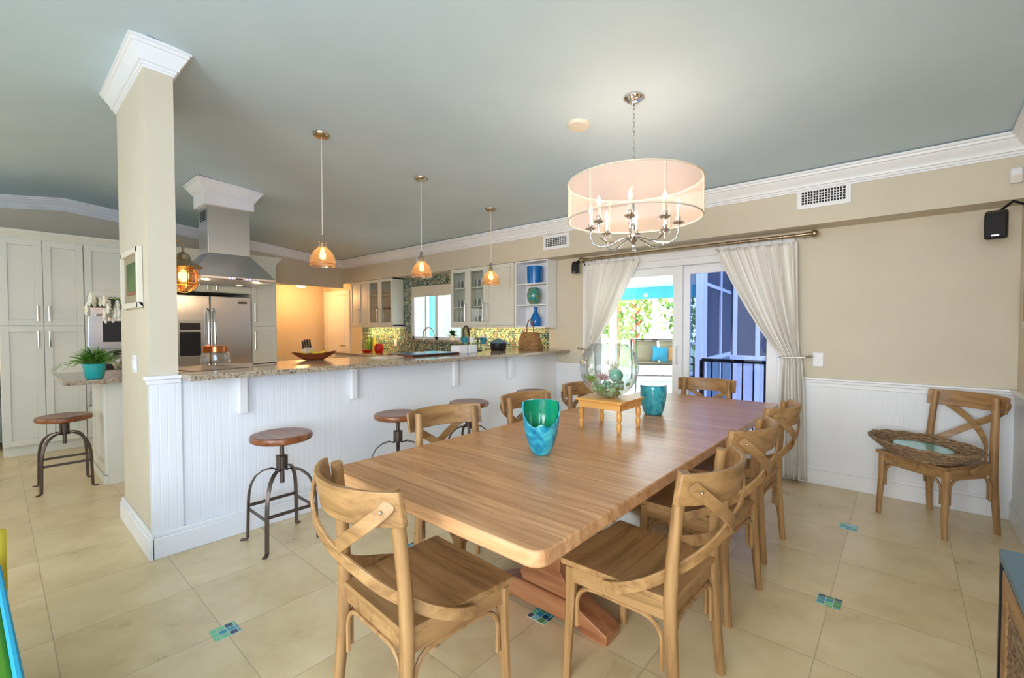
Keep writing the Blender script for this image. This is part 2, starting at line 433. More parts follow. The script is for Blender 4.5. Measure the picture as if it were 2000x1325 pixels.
for a in ((-9.75, YB, 0, WX0, YB+.15, zt), (WX0, YB, 0, WX1, YB+.15, WZ0), (WX0, YB, WZ1, WX1, YB+.15, zt), (WX1, YB, 0, DX0, YB+.15, zt),
          (DX0, YB, DZ1, DX1, YB+.15, zt), (DX1, YB, 0, XR+.15, YB+.15, zt)): wb_.box(*a)
struct('wall_back', wb_, 'wall_beige')
sf = MB(); sf.box(XF, YF, 2.225, XR, YB, cz(YF)+.01); struct('wall_soffit', sf, 'wall_beige')
struct('wall_right', MB().prism([(.1, 0), (YB, 0), (YB, cz(YB)), (RY, RZ), (.1, cz(.1))], 'x', XR, XR+.12), 'wall_beige')
struct('wall_front', box(-8.2, -3.3, 0, 3.7, -3.15, 2.8), 'wall_beige')
struct('wall_side', box(3.55, -3.15, 0, 3.7, .25, 3.02), 'wall_beige')
struct('wall_return', box(XR+.12, .1, 0, 3.7, .25, 3.02), 'wall_beige')
wl = MB().prism([(-3.2, 0), (2.79, 0), (2.79, 2.13), (YF, 2.13), (YF, cz(YF)), (RY, RZ), (-3.2, cz(-3.2))], 'x', XF-.12, XF)
struct('wall_left', wl, 'wall_beige')
hl = MB(); hl.box(-9.7, 2.0, 0, -9.55, YB, 2.3); hl.box(-9.55, 2.0, 0, XF-.12, 2.1, 2.3); struct('wall_hall', hl, 'wall_beige')
struct('ceiling_hall', box(-9.7, 2.0, 2.26, XF-.12, YB, 2.4), 'wall_beige')
# wall stub beside the bar ("pillar") and the half wall
PX0 = -4.2; PX1 = -3.32; PY0 = .6; PY1 = .735
struct('wall_pillar', box(PX0, PY0, 0, PX1, PY1, cz(PY1)+.02), 'wall_beige')
struct('wall_bar', box(PX1-.13, PY1, 0, PX1-.001, YB, 1.054), 'beadboard_y')
struct('trim_1', box(PX1, PY0-.012, 0, PX1+.012, PY1+.01, 1.06), 'beadboard_y')
tc_ = MB(); tc_.box(PX1-.002, PY0-.035, 1.062, PX1+.035, PY1+.01, 1.085); tc_.box(PX1-.002, PY0-.022, 1.035, PX1+.022, PY1+.01, 1.062)
struct('trim_2', tc_, 'trim_white', .004)
# wainscot on the back and right walls
RH = .905
wsn = MB(); wsn.box(DX1+.13, YB-.012, 0, XR, YB, RH); wsn.box(PX1, YB-.012, 0, DX0-.05, YB, RH); struct('trim_3', wsn, 'beadboard_x')
struct('trim_4', box(XR-.012, .1, 0, XR, YB-.012, RH), 'beadboard_y')
def rail(mb, x0, y0, x1, y1, n):
    nx, ny = n
    for d, z0, z1 in ((.04, RH+.008, RH+.026), (.026, RH-.016, RH+.008), (.018, RH-.05, RH-.016)):
        mb.box(min(x0, x0+nx*d), min(y0, y0+ny*d), z0, max(x1, x1+nx*d), max(y1, y1+ny*d), z1)
rr = MB(); rail(rr, DX1+.13, YB, XR, YB, (0, -1)); rail(rr, PX1, YB, DX0-.05, YB, (0, -1)); struct('trim_5', rr, 'trim_white', .004)
rr = MB(); rail(rr, XR, .1, XR, YB, (-1, 0)); struct('trim_6', rr, 'trim_white', .004)
def base(mb, x0, y0, x1, y1, n):
    nx, ny = n
    for d, z0, z1 in ((.026, 0, .125), (.018, .125, .15)):
        mb.box(min(x0, x0+nx*d), min(y0, y0+ny*d), z0, max(x1, x1+nx*d), max(y1, y1+ny*d), z1)
b = MB(); base(b, DX1+.13, YB, XR, YB, (0, -1)); base(b, PX1, YB, DX0-.05, YB, (0, -1)); struct('baseboard_back', b, 'trim_white', .004)
b = MB(); base(b, XR, .1, XR, YB, (-1, 0)); struct('baseboard_right', b, 'trim_white', .004)
b = MB(); base(b, PX1, PY0-.012, PX1, YB-.03, (1, 0)); struct('baseboard_bar', b, 'trim_white', .004)
b = MB(); base(b, PX0-.02, PY0, PX1+.026, PY0, (0, -1)); base(b, PX0, PY0, PX0, PY1, (-1, 0)); struct('baseboard_pillar', b, 'trim_white', .004)
# crown mouldings
CP = [(0, 0), (.1, 0), (.1, -.018), (.088, -.020), (.086, -.036), (.074, -.040), (.068, -.056), (.050, -.078), (.036, -.100), (.034, -.114), (.020, -.116), (.020, -.132), (.010, -.134), (.010, -.146), (0, -.146)]
CPP = [(a*.8, b) for a, b in CP]
def crown(mb, p, q, n, mp=0, mq=0, prof=CP, k=1.0):
    # p,q: 3D points on the wall at ceiling height, n: outward 2D normal, mp/mq mitre sign (extend outwards with offset)
    p = Vector(p); q = Vector(q); d = (q-p); d.z = 0; d.normalize(); n3 = Vector((n[0], n[1], 0))
    N = len(prof); vs = [p+n3*(a*k)+Vector((0, 0, b*k))-d*(a*k*mp) for a, b in prof]+[q+n3*(a*k)+Vector((0, 0, b*k))+d*(a*k*mq) for a, b in prof]
    fs = [(i, (i+1) % N, (i+1) % N+N, i+N) for i in range(N)]+[tuple(range(N)), tuple(range(2*N-1, N-1, -1))]
    mb.add(vs, fs)
c = MB(); crown(c, (XF, YF, cz(YF)-.0), (XR, YF, cz(YF)), (0, -1), -1, -1); struct('trim_7', c, 'trim_white')
c = MB(); crown(c, (XF, YF, cz(YF)), (XF, RY, RZ), (1, 0), -1, 0); crown(c, (XF, RY, RZ), (XF, -3.2, cz(-3.2)), (1, 0), 0, 0); struct('trim_8', c, 'trim_white')
c = MB(); crown(c, (XR, YF, cz(YF)), (XR, RY, RZ), (-1, 0), -1, 0); crown(c, (XR, RY, RZ), (XR, .1, cz(.1)), (-1, 0)); struct('trim_9', c, 'trim_white')
c = MB()
zc = RZ+.0
crown(c, (PX1, PY0, zc-.005), (PX1, PY1, zc-.01), (1, 0), 1, 1, prof=CPP); crown(c, (PX0, PY0, zc-.005), (PX1, PY0, zc-.005), (0, -1), 1, 1, prof=CPP)
crown(c, (PX0, PY1, zc-.01), (PX1, PY1, zc-.01), (0, 1), 1, 1, prof=CPP); crown(c, (PX0, PY0, zc-.005), (PX0, PY1, zc-.01), (-1, 0), 1, 1, prof=CPP)
struct('trim_10', c, 'trim_white')

# ------------------------------------------------------------------ sliding door
d = MB()
d.box(DX0, YB-.01, 2.02, DX1, YB+.12, DZ1); d.box(DX0, YB-.01, 0, DX0+.06, YB+.12, 2.02); d.box(DX1-.06, YB-.01, 0, DX1, YB+.12, 2.02)
d.box(DX0, YB, -.01, DX1, YB+.12, .03)
d.box(DX0-.07, YB-.022, 0, DX0, YB, DZ1+.08); d.box(DX1, YB-.022, 0, DX1+.07, YB, DZ1+.08); d.box(DX0, YB-.022, DZ1, DX1, YB, DZ1+.08)
door = struct('door_1', d, 'trim_white', .003)
p = MB()
def sash(mb, x0, x1, y, st=.1):
    mb.box(x0, y, .03, x0+st, y+.04, 2.02); mb.box(x1-st, y, .03, x1, y+.04, 2.02); mb.box(x0+st, y, 1.93, x1-st, y+.04, 2.02); mb.box(x0+st, y, .03, x1-st, y+.04, .16)
sash(p, -1.78, DX1-.06, YB+.07); p.build('fixed_panel', 'trim_white', door, bevel=.003)
box(-1.68, YB+.085, .16, DX1-.16, YB+.095, 1.93).build('glass_pane', 'blue_tint_glass', door)
p = MB(); sash(p, -2.80, -1.74, YB+.02, .1); sp_ = p.build('sliding_panel', 'trim_white', door, bevel=.003)
box(-2.70, YB+.035, .16, -1.84, YB+.043, 1.93).build('glass_pane', 'thin_glass', door)
h = MB(); h.tube([(-1.79, YB+.02, .98), (-1.79, YB-.025, 1.0), (-1.79, YB-.025, 1.16), (-1.79, YB+.02, 1.18)], .009, 8); h.build('handle', 'white_plastic', door)

# ------------------------------------------------------------------ kitchen window
w = MB()
for a in ((WX0, YB+.02, WZ0, WX0+.05, YB+.1, WZ1), (WX1-.05, YB+.02, WZ0, WX1, YB+.1, WZ1), (WX0, YB+.02, WZ1-.05, WX1, YB+.1, WZ1), (WX0, YB+.02, WZ0, WX1, YB+.1, WZ0+.05), (-5.77, YB+.02, WZ0, -5.70, YB+.1, WZ1), (-6.06, YB+.04, WZ0, -6.02, YB+.1, WZ1)): w.box(*a)
win = struct('window_1', w, 'trim_white', .003)
box(WX0+.05, YB+.06, WZ0+.05, WX1-.05, YB+.066, WZ1-.05).build('glass_pane', 'thin_glass', win)
box(WX0-.02, YB-.09, WZ0-.03, WX1+.02, YB+.02, WZ0).build('window_sill', 'granite', win)
rb = MB(); rb.box(WX0+.01, YB+.0, 1.90, WX1-.01, YB+.012, WZ1); rb.tube([(WX0+.01, YB+.006, 1.895), (WX1-.01, YB+.006, 1.895)], .012, 8)
tag(rb.build('roller_blind', 'off_white'), 'beige roller blind rolled up in the top of the kitchen window', 'blind')
# mosaic tile around window and above the counter
mz = MB()
for a in ((-7.93, YB-.008, .92, WX0, YB, 2.22), (WX0, YB-.008, .92, WX1, YB, WZ0-.03), (WX0, YB-.008, WZ1, WX1, YB, 2.22), (WX1, YB-.008, .92, -3.46, YB, 2.22)): mz.box(*a)
struct('trim_11', mz, 'mosaic_wall')
# hall door
hd = MB(); hd.box(-9.42, YB-.03, 0, -9.32, YB, 2.13); hd.box(-8.48, YB-.03, 0, -8.38, YB, 2.13); hd.box(-9.32, YB-.03, 2.03, -8.48, YB, 2.13)
hdo = struct('door_2', hd, 'trim_white', .003)
lf = MB(); lf.box(-9.32, YB-.018, 0, -8.48, YB, 2.03); lf.box(-9.2, YB-.024, .2, -8.6, YB-.018, .95); lf.box(-9.2, YB-.024, 1.1, -8.6, YB-.018, 1.9)
lf.build('door_leaf', 'trim_white', hdo, bevel=.003)
MB().tube([(-8.56, YB-.02, 1.0), (-8.56, YB-.07, 1.0), (-8.66, YB-.07, 1.0)], .012, 8).build('door_handle', 'nickel', hdo)

# ------------------------------------------------------------------ bar counter
ct = thing('bar_counter', 'long speckled granite raised bar top on the white beadboard half wall', 'counter', (-3.55, PY1+.01, 1.056))
MB().prism([(-3.12, PY1+.01), (-3.12, YB-.01), (-3.92, YB-.01), (-3.92, PY1+.01)], 'z', 1.056, 1.09).build('countertop', 'granite', ct, True, .004)
for y in (1.08, 1.88, 2.96, 3.79):
    q = MB().prism([(PX1+.001, 1.055), (PX1+.001, .80), (PX1+.036, .80), (PX1+.04, .81), (PX1+.04, 1.035), (PX1+.055, 1.055)], 'y', y-.024, y+.024)
    q.build('corbel', 'trim_white', ct, True, .003)
# peninsula cabinets behind the bar (kitchen side)
pc = thing('peninsula_cabinet', 'white lower cabinets behind the raised bar on the kitchen side', 'cabinet', (-3.76, 1.0, 0))
box(-4.05, .95, .1, -3.46, 4.0, .885).build('body', 'cabinet_white', pc, True)
box(-4.08, .93, .886, -3.455, 4.04, .92).build('countertop', 'granite', pc, True, .003)

# ------------------------------------------------------------------ cabinets
def shaker(mb, face, a0, a1, z0, z1, pos, out, st=.065, glass=False):
    # door on plane; face 'x': plane x=pos spans y a0..a1 ; face 'y': plane y=pos spans x a0..a1; out = +/-1
    def bx(u0, u1, w0, w1, d0, d1):
        lo, hi = pos+out*d0, pos+out*d1
        if face == 'x': mb.box(min(lo, hi), u0, w0, max(lo, hi), u1, w1)
        else: mb.box(u0, min(lo, hi), w0, u1, max(lo, hi), w1)
    g = .0025
    bx(a0+g, a0+st, z0+g, z1-g, 0, .02); bx(a1-st, a1-g, z0+g, z1-g, 0, .02); bx(a0+st, a1-st, z0+g, z0+st, 0, .02); bx(a0+st, a1-st, z1-st, z1-g, 0, .02)
    if not glass: bx(a0+st, a1-st, z0+st, z1-st, 0, .008)
def pull(parent, x, y, z0, z1, n, m='chrome'):
    q = MB(); nx, ny = n
    q.tube([(x, y, z0), (x+nx*.032, y+ny*.032, z0), (x+nx*.032, y+ny*.032, z1), (x, y, z1)], .0085, 8)
    q.build('handle', m, parent, True)
def door_x(parent, y0, y1, z0, z1, pos, hy=None, hz=None):
    q = MB(); shaker(q, 'x', y0, y1, z0, z1, pos, 1); o = q.build('cabinet_door', 'cabinet_white', parent, True, .002)
    if hy is not None: pull(o, pos+.018, hy, hz[0], hz[1], (1, 0))
    return o
XC = -7.07
tall = thing('pantry_cabinet', 'tall cream pantry cabinet with four doors at the left end of the fridge wall', 'cabinet', (-7.6, .37, 0))
box(XF+.01, .045, .1, XC, .69, 2.31).build('body', 'cabinet_white', tall, True)
for y0, y1, hy in ((.047, .367, .325), (.367, .69, .41)):
    door_x(tall, y0, y1, 1.39, 2.31, XC, hy, (1.44, 1.60)); door_x(tall, y0, y1, .11, 1.385, XC, hy, (1.16, 1.33))
box(XF+.01, .05, 0, XC-.03, .69, .1).build('plinth', 'cabinet_white', tall, True)
ov = thing('oven_cabinet', 'cream cabinet housing the wall oven between pantry and pillar', 'cabinet', (-7.6, 1.08, 0))
box(XF+.01, .693, .1, XC, 1.46, .46).build('body', 'cabinet_white', ov, True)
box(XF+.01, .693, 1.72, XC, 1.46, 2.31).build('upper_body', 'cabinet_white', ov, True)
door_x(ov, .695, 1.075, 1.73, 2.31, XC, 1.03, (1.76, 1.9)); door_x(ov, 1.075, 1.458, 1.73, 2.31, XC, 1.12, (1.76, 1.9)); door_x(ov, .695, 1.458, .11, .455, XC)
for y in (.693, 1.44): box(XF+.01, y, .46, XC+.012, y+.02, 1.72).build('side_panel', 'cabinet_white', ov, True)
box(XF+.01, .693, 0, XC-.03, 1.46, .1).build('plinth', 'cabinet_white', ov, True)
wo_ = thing('wall_oven', 'stainless double wall oven with dark windows beside the pantry', 'oven', (-7.5, 1.07, .462))
box(-7.9, .715, .462, XC+.01, 1.438, 1.715).build('body', 'stainless', wo_, True)
box(XC+.01, .72, 1.60, XC+.02, 1.433, 1.71).build('control_panel', 'black_plastic', wo_, True)
for z0, z1 in ((1.12, 1.585), (.49, 1.08)):
    dd = box(XC+.01, .72, z0, XC+.04, 1.433, z1).build('oven_door', 'stainless', wo_, True, .004)
    box(XC+.04, .84, z0+.08, XC+.043, 1.31, z1-.14).build('window', 'black_plastic', dd, True)
    MB().tube([(XC+.04, .78, z1-.07), (XC+.09, .78, z1-.07), (XC+.09, 1.37, z1-.07), (XC+.04, 1.37, z1-.07)], .012, 8).build('handle', 'chrome', dd, True)
fc = thing('fridge_cabinet', 'cream cabinet bridging over the stainless refrigerator', 'cabinet', (-7.6, 1.96, 1.85))
box(XF+.01, 1.463, 1.85, XC, 2.435, 2.31).build('body', 'cabinet_white', fc, True)
door_x(fc, 1.465, 1.95, 1.86, 2.31, XC, 1.90, (1.88, 1.96)); door_x(fc, 1.95, 2.433, 1.86, 2.31, XC, 2.0, (1.88, 1.96))
t2 = thing('tall_cabinet', 'tall cream cabinet right of the refrigerator', 'cabinet', (-7.6, 2.61, 0))
box(XF+.01, 2.438, .1, XC, 2.78, 2.31).build('body', 'cabinet_white', t2, True)
door_x(t2, 2.44, 2.78, 1.39, 2.31, XC, 2.475, (1.45, 1.72)); door_x(t2, 2.44, 2.78, .11, 1.385, XC, 2.475, (1.05, 1.31))
box(XF+.01, 2.438, 0, XC-.03, 2.78, .1).build('plinth', 'cabinet_white', t2, True)
cr = MB(); crown(cr, (XC, -.9, 2.40), (XC, 2.78, 2.40), (1, 0), 0, 1, k=.7); crown(cr, (XC, 2.78, 2.40), (XF+.01, 2.78, 2.40), (0, 1), 1, 0, k=.7)
cr.box(XF+.01, -.9, 2.311, XC, 2.78, 2.40)
struct('trim_12', cr, 'cabinet_white')
# base run left of the pantry
lb = thing('base_cabinet', 'grey-white base cabinet with granite top at the far left edge', 'cabinet', (-7.6, -.4, 0))
box(XF+.01, -.9, .1, -7.5, .04, .885).build('body', 'cabinet_white', lb, True)
box(XF+.01, -.9, .886, -7.42, .04, .92).build('countertop', 'granite', lb, True, .003)
door_l = MB(); shaker(door_l, 'x', -.4, .035, .11, .88, -7.5, 1); door_l.build('cabinet_door', 'slate_blue', lb, True, .002)

# refrigerator
fr = thing('refrigerator', 'stainless side-by-side refrigerator with ice dispenser behind the bar', 'refrigerator', (-7.5, 1.96, 0))
box(-8.1, 1.475, .02, -7.10, 2.425, 1.80).build('body', 'stainless', fr, True, .004)
dl = box(-7.095, 1.478, .06, -7.03, 1.915, 1.795).build('freezer_door', 'stainless', fr, True, .008)
dr = box(-7.095, 1.925, .06, -7.03, 2.422, 1.795).build('fridge_door', 'stainless', fr, True, .008)
for o, y in ((dl, 1.885), (dr, 1.955)):
    MB().tube([(-7.03, y, 1.62), (-6.975, y, 1.58), (-6.955, y, 1.40), (-6.955, y, 1.10), (-6.975, y, .92), (-7.03, y, .88)], .014, 8).build('handle', 'chrome', o, True)
dsp = MB(); dsp.box(-7.03, 1.55, .98, -7.018, 1.83, 1.46); dsp.build('ice_dispenser', 'stainless', dl, True, .003)
box(-7.018, 1.575, 1.34, -7.014, 1.805, 1.43).build('dispenser_display', 'black_plastic', dl, True)
box(-7.018, 1.575, 1.00, -7.015, 1.805, 1.31).build('dispenser_recess', 'dark', dl, True)
box(-7.03, 2.26, 1.70, -7.027, 2.37, 1.73).build('badge', 'iron', dr, True)

# upper cabinets on the back wall
def upper(name, label, x0, x1, splits, parent=None):
    t = thing(name, label, 'cabinet', ((x0+x1)/2, 4.6, 1.37))
    q = MB(); th = .018; z0, z1 = 1.40, 2.222; yb = YB-.009; yf = YF+.02
    q.box(x0, yf, z0, x0+th, yb, z1); q.box(x1-th, yf, z0, x1, yb, z1); q.box(x0, yf, z0, x1, yb, z0+th); q.box(x0, yf, z1-th, x1, yb, z1); q.box(x0, yb-.01, z0, x1, yb, z1)
    for s in splits[1:-1]: q.box(s-th/2, yf+.01, z0, s+th/2, yb, z1)
    for zz in (1.665, 1.94): q.box(x0+th, yf+.015, zz-.009, x1-th, yb-.01, zz+.009)
    q.build('body', 'cabinet_white', t, True)
    box(x0, YF+.005, 1.37, x1, yb, 1.40).build('light_rail', 'cabinet_white', t, True, .002)
    return t
def door_y(parent, x0, x1, hx, glass=False, z0=1.40, z1=2.222):
    q = MB(); shaker(q, 'y', x0, x1, z0, z1, YF+.02, -1, .055, glass); o = q.build('glass_door' if glass else 'cabinet_door', 'cabinet_white', parent, True, .002)
    if glass: box(x0+.055, YF+.009, z0+.055, x1-.055, YF+.013, z1-.055).build('glass_pane', 'thin_glass', o, True)
    if hx is not None: pull(o, hx, YF+.002, 1.46, 1.70, (0, -1), 'nickel')
    return o
u1 = upper('wall_cabinet', 'cream wall cabinet with two glass doors left of the kitchen window', -7.94, -6.57, [-7.94, -7.34, -6.57])
door_y(u1, -7.94, -7.64, None); door_y(u1, -7.64, -7.34, -7.6); door_y(u1, -7.34, -6.955, -6.99, True); door_y(u1, -6.955, -6.57, -6.92, True)
u2 = upper('wall_cabinet', 'cream wall cabinet with glass doors right of the kitchen window', -5.08, -3.84, [-5.08, -4.35, -3.84])
door_y(u2, -5.08, -4.71, -4.745, True); door_y(u2, -4.71, -4.345, -4.31 if False else -4.38, True); door_y(u2, -4.345, -3.84, -4.30)
sh = thing('open_shelf', 'white open corner shelf unit with three blue vessels', 'shelf', (-3.59, 4.6, 1.37))
q = MB(); q.box(-3.835, YF+.02, 1.37, -3.815, YB-.009, 2.222); q.box(-3.345, YF+.05, 1.37, -3.33, YB-.009, 2.222); q.box(-3.815, YB-.02, 1.37, -3.345, YB-.009, 2.222)
q.build('frame', 'trim_white', sh, True)
SZ = [1.385, 1.665, 1.935]
for zz in (1.37, 1.65, 1.92, 2.207): box(-3.815, YF+.03, zz, -3.345, YB-.02, zz+.015).build('shelf_board', 'trim_white', sh, True)
# base cabinets on the back wall
bc = thing('base_cabinet', 'white base cabinets with granite top under the mosaic backsplash', 'cabinet', (-5.9, 4.4, 0))
box(-7.86, 4.12, .1, -4.1, YB-.01, .885).build('body', 'cabinet_white', bc, True)
box(-7.89, 4.06, .886, -4.1, YB-.01, .92).build('countertop', 'granite', bc, True, .003)
for i in range(6):
    q = MB(); shaker(q, 'y', -7.84+i*.62, -7.84+(i+1)*.62-.004, .11, .88, 4.12, -1); q.build('cabinet_door', 'cabinet_white', bc, True)
# glassware in the cabinets
def glass_mesh():
    return MB().lathe([(.0, .002), (.028, .0), (.034, .11), (.031, .11), (.026, .008), (0, .008)], seg=14, caps=False)
g0 = None
def put_glasses(xs, zs, lab, grp):
    global g0
    for z, zn in zip(zs, ('bottom', 'middle', 'top')):
        for x in xs:
            for y in (4.60,):
                L = (('left', 'middle', 'right')[xs.index(x)] if len(xs) == 3 else ('left', 'right')[xs.index(x)])+' '+lab % zn
                if g0 is None:
                    g0 = glass_mesh().build('drinking_glass', 'clear_glass'); o = g0
                else:
                    o = g0.copy(); COL.objects.link(o)
                o.location = (x, y, z); tag(o, L, 'glass', grp+zn)
put_glasses([-5.0, -4.91, -4.82], (1.42, 1.676, 1.951), 'drinking glass on the %s shelf, first glass door right of window', 'glasses behind first right door ')
put_glasses([-4.64, -4.55, -4.46], (1.42, 1.676, 1.951), 'drinking glass on the %s shelf, glass door beside the plain door', 'glasses behind second right door ')
put_glasses([-7.2, -7.08], (1.42, 1.951), 'drinking glass on the %s shelf, glass cabinet left of the window', 'glasses in left cabinet ')
for i, x in enumerate((-7.12, -6.78)):
    o = MB().lathe([(0, 0), (.05, 0), (.085, .05), (.08, .05), (.045, .008), (0, .008)], seg=18, caps=False).build('serving_bowl', 'black_plastic')
    o.location = (x, 4.6, 1.676); tag(o, 'dark bowl on the middle shelf behind the %s glass door left of the window' % ('left' if i == 0 else 'right'), 'bowl')
# shelf vessels
o = MB().lathe([(0, 0), (.095, 0), (.1, .12), (.102, .22), (.098, .22), (.09, .015), (0, .015)], seg=28, caps=False).build('glass_vase', 'cobalt'); o.location = (-3.58, 4.58, SZ[2]); tag(o, 'wide cylindrical cobalt blue glass vase on the top corner shelf', 'vase')
o = MB().lathe([(0, 0), (.05, 0), (.085, .06), (.092, .13), (.075, .2), (.05, .22), (.045, .215), (0, .2)], seg=28, caps=False).build('ceramic_vase', 'art_glaze'); o.location = (-3.59, 4.58, SZ[1]); tag(o, 'rounded mottled green and gold vase on the middle corner shelf', 'vase')
o = MB().lathe([(0, 0), (.06, 0), (.07, .03), (.068, .1), (.035, .17), (.022, .19), (.022, .23), (.03, .245), (.02, .245), (.015, .19), (0, .18)], seg=24, caps=False).build('glass_bottle', 'cobalt'); o.location = (-3.56, 4.58, SZ[0]); tag(o, 'blue narrow-necked glass bottle on the bottom corner shelf', 'bottle')

# ------------------------------------------------------------------ island, hood
isl = thing('kitchen_island', 'cream kitchen island with overhanging granite top behind the pillar', 'island', (-5.5, 1.8, 0))
box(-5.95, .64, .0, -5.2, 3.1, .90).build('body', 'cabinet_white', isl, True)
q = MB(); shaker(q, 'y', -5.93, -5.22, .08, .88, .64, -1, .09); q.box(-5.92, .61, 0, -5.21, .64, .07); q.build('end_panel', 'cabinet_white', isl, True, .002)
MB().prism([(-5.05, .36), (-5.05, 3.2), (-6.1, 3.2), (-6.1, .36)], 'z', .90, .935).build('countertop', 'granite', isl, True, .004)
HY0, HY1, HX0, HX1 = 1.30, 2.08, -6.1, -5.3
hc = thing('range_hood', 'stainless pyramid range hood with tall chimney hanging over the island', 'range hood', (-5.75, 1.7, 1.87))
CX0, CX1, CY0, CY1 = -5.92, -5.60, 1.52, 1.93
q = MB(); z0, z1 = 1.90, 2.17
v = [(HX0, HY0, z0), (HX1, HY0, z0), (HX1, HY1, z0), (HX0, HY1, z0), (CX0, CY0, z1), (CX1, CY0, z1), (CX1, CY1, z1), (CX0, CY1, z1)]
q.add(v, [(0, 1, 5, 4), (1, 2, 6, 5), (2, 3, 7, 6), (3, 0, 4, 7), (4, 5, 6, 7), (3, 2, 1, 0)]); q.build('canopy', 'stainless', hc, True)
box(HX0, HY0, 1.865, HX1, HY1, 1.90).build('rim', 'stainless', hc, True, .003)
box(HX0-.08, HY0-.06, 1.868, HX1+.03, HY1+.06, 1.876).build('glass_visor', 'hood_glass', hc, True)
ch = box(CX0, CY0, 2.17, CX1, CY1, 2.75).build('chimney', 'stainless', hc, True, .003)
q = MB()
for i in range(5): q.box(CX0+.06, CY0-.003, 2.53+i*.022, CX0+.26, CY0, 2.54+i*.022)
q.build('vent_slots', 'dark', ch, True)
q = MB()
for x, y in ((-5.42, 1.45), (-5.42, 1.93), (-5.95, 1.45), (-5.95, 1.93)): q.lathe([(0, 0), (.03, 0), (.03, .003)], (x, y, 1.862), 14)
q.build('hood_lamp', 'hood_lamp', hc, True)
q = MB()
for y in (1.62, 1.65, 1.78, 1.81): q.box(HX1, y, 1.875, HX1+.003, y+.014, 1.889)
q.build('button', 'led_blue', hc, True)
box(HX1, 1.69, 1.873, HX1+.003, 1.75, 1.89).build('display', 'dark', hc, True)
q = MB(); q.box(CX0-.035, CY0-.035, 2.68, CX1+.035, CY1+.035, cz(1.7)-.01)
zz = cz(1.72)-.02
A, B, C_, D_ = CX0-.035, CX1+.035, CY0-.035, CY1+.035
def cz2(y): return cz(y)-.001
hcr = MB(); k_ = .8
crown(hcr, (B, C_, cz2(C_)), (B, D_, cz2(D_)), (1, 0), 1, 1, k=k_); crown(hcr, (A, C_, cz2(C_)), (B, C_, cz2(C_)), (0, -1), 1, 1, k=k_)
crown(hcr, (A, D_, cz2(D_)), (B, D_, cz2(D_)), (0, 1), 1, 1, k=k_); crown(hcr, (A, C_, cz2(C_)), (A, D_, cz2(D_)), (-1, 0), 1, 1, k=k_)
cs = struct('trim_13', q, 'trim_white'); hcr.build('crown', 'trim_white', cs)
for (x, y) in ((-5.45, 1.45), (-5.45, 1.93)): point('hood_light', (x, y, 1.82), 2.2, (1, .72, .42), .03)

# ------------------------------------------------------------------ table
tb = thing('dining_table', 'long pale wood trestle dining table with rounded corners', 'table', (-1.275, 2.49, 0))
TX0, TX1, TY0, TY1 = -1.84, -.71, .93, 4.04
def rrect(x0, y0, x1, y1, r, n=5):
    out = []
    for cx, cy, a in ((x1-r, y1-r, 0), (x0+r, y1-r, 90), (x0+r, y0+r, 180), (x1-r, y0+r, 270)):
        for i in range(n+1): t = R(a+90*i/n); out.append((cx+r*math.cos(t), cy+r*math.sin(t)))
    return out
MB().prism(rrect(TX0, TY0, TX1, TY1, .05), 'z', .722, .77).build('tabletop', 'table_top', tb, True, .006)
q = MB(); q.box(TX0+.16, TY0+.2, .64, TX0+.19, TY1-.2, .722); q.box(TX1-.19, TY0+.2, .64, TX1-.16, TY1-.2, .722); q.box(TX0+.16, TY0+.2, .64, TX1-.16, TY0+.23, .722); q.box(TX0+.16, TY1-.23, .64, TX1-.16, TY1-.2, .722)
q.build('apron', 'mahogany', tb, True, .003)
for y in (1.75, 3.25):
    f_ = MB().prism([(-1.62, .0), (-1.50, .0), (-1.47, .02), (-1.08, .02), (-1.05, 0), (-.93, 0), (-.93, .045), (-1.10, .12), (-1.45, .12), (-1.62, .045)], 'y', y-.06, y+.06)
    f_.build('foot', 'mahogany', tb, True, .004)
    q = MB().prism([(-1.40, .12), (-1.15, .12), (-1.13, .16), (-1.18, .24), (-1.18, .52), (-1.10, .64), (-1.45, .64), (-1.37, .52), (-1.37, .24), (-1.42, .16)], 'y', y-.05, y+.05)
    q.build('leg', 'mahogany', tb, True, .004)
    box(-1.65, y-.05, .64, -.90, y+.05, .70).build('bearer', 'mahogany', tb, True, .004)
box(-1.31, 1.75, .28, -1.24, 3.25, .40).build('stretcher', 'mahogany', tb, True, .004)

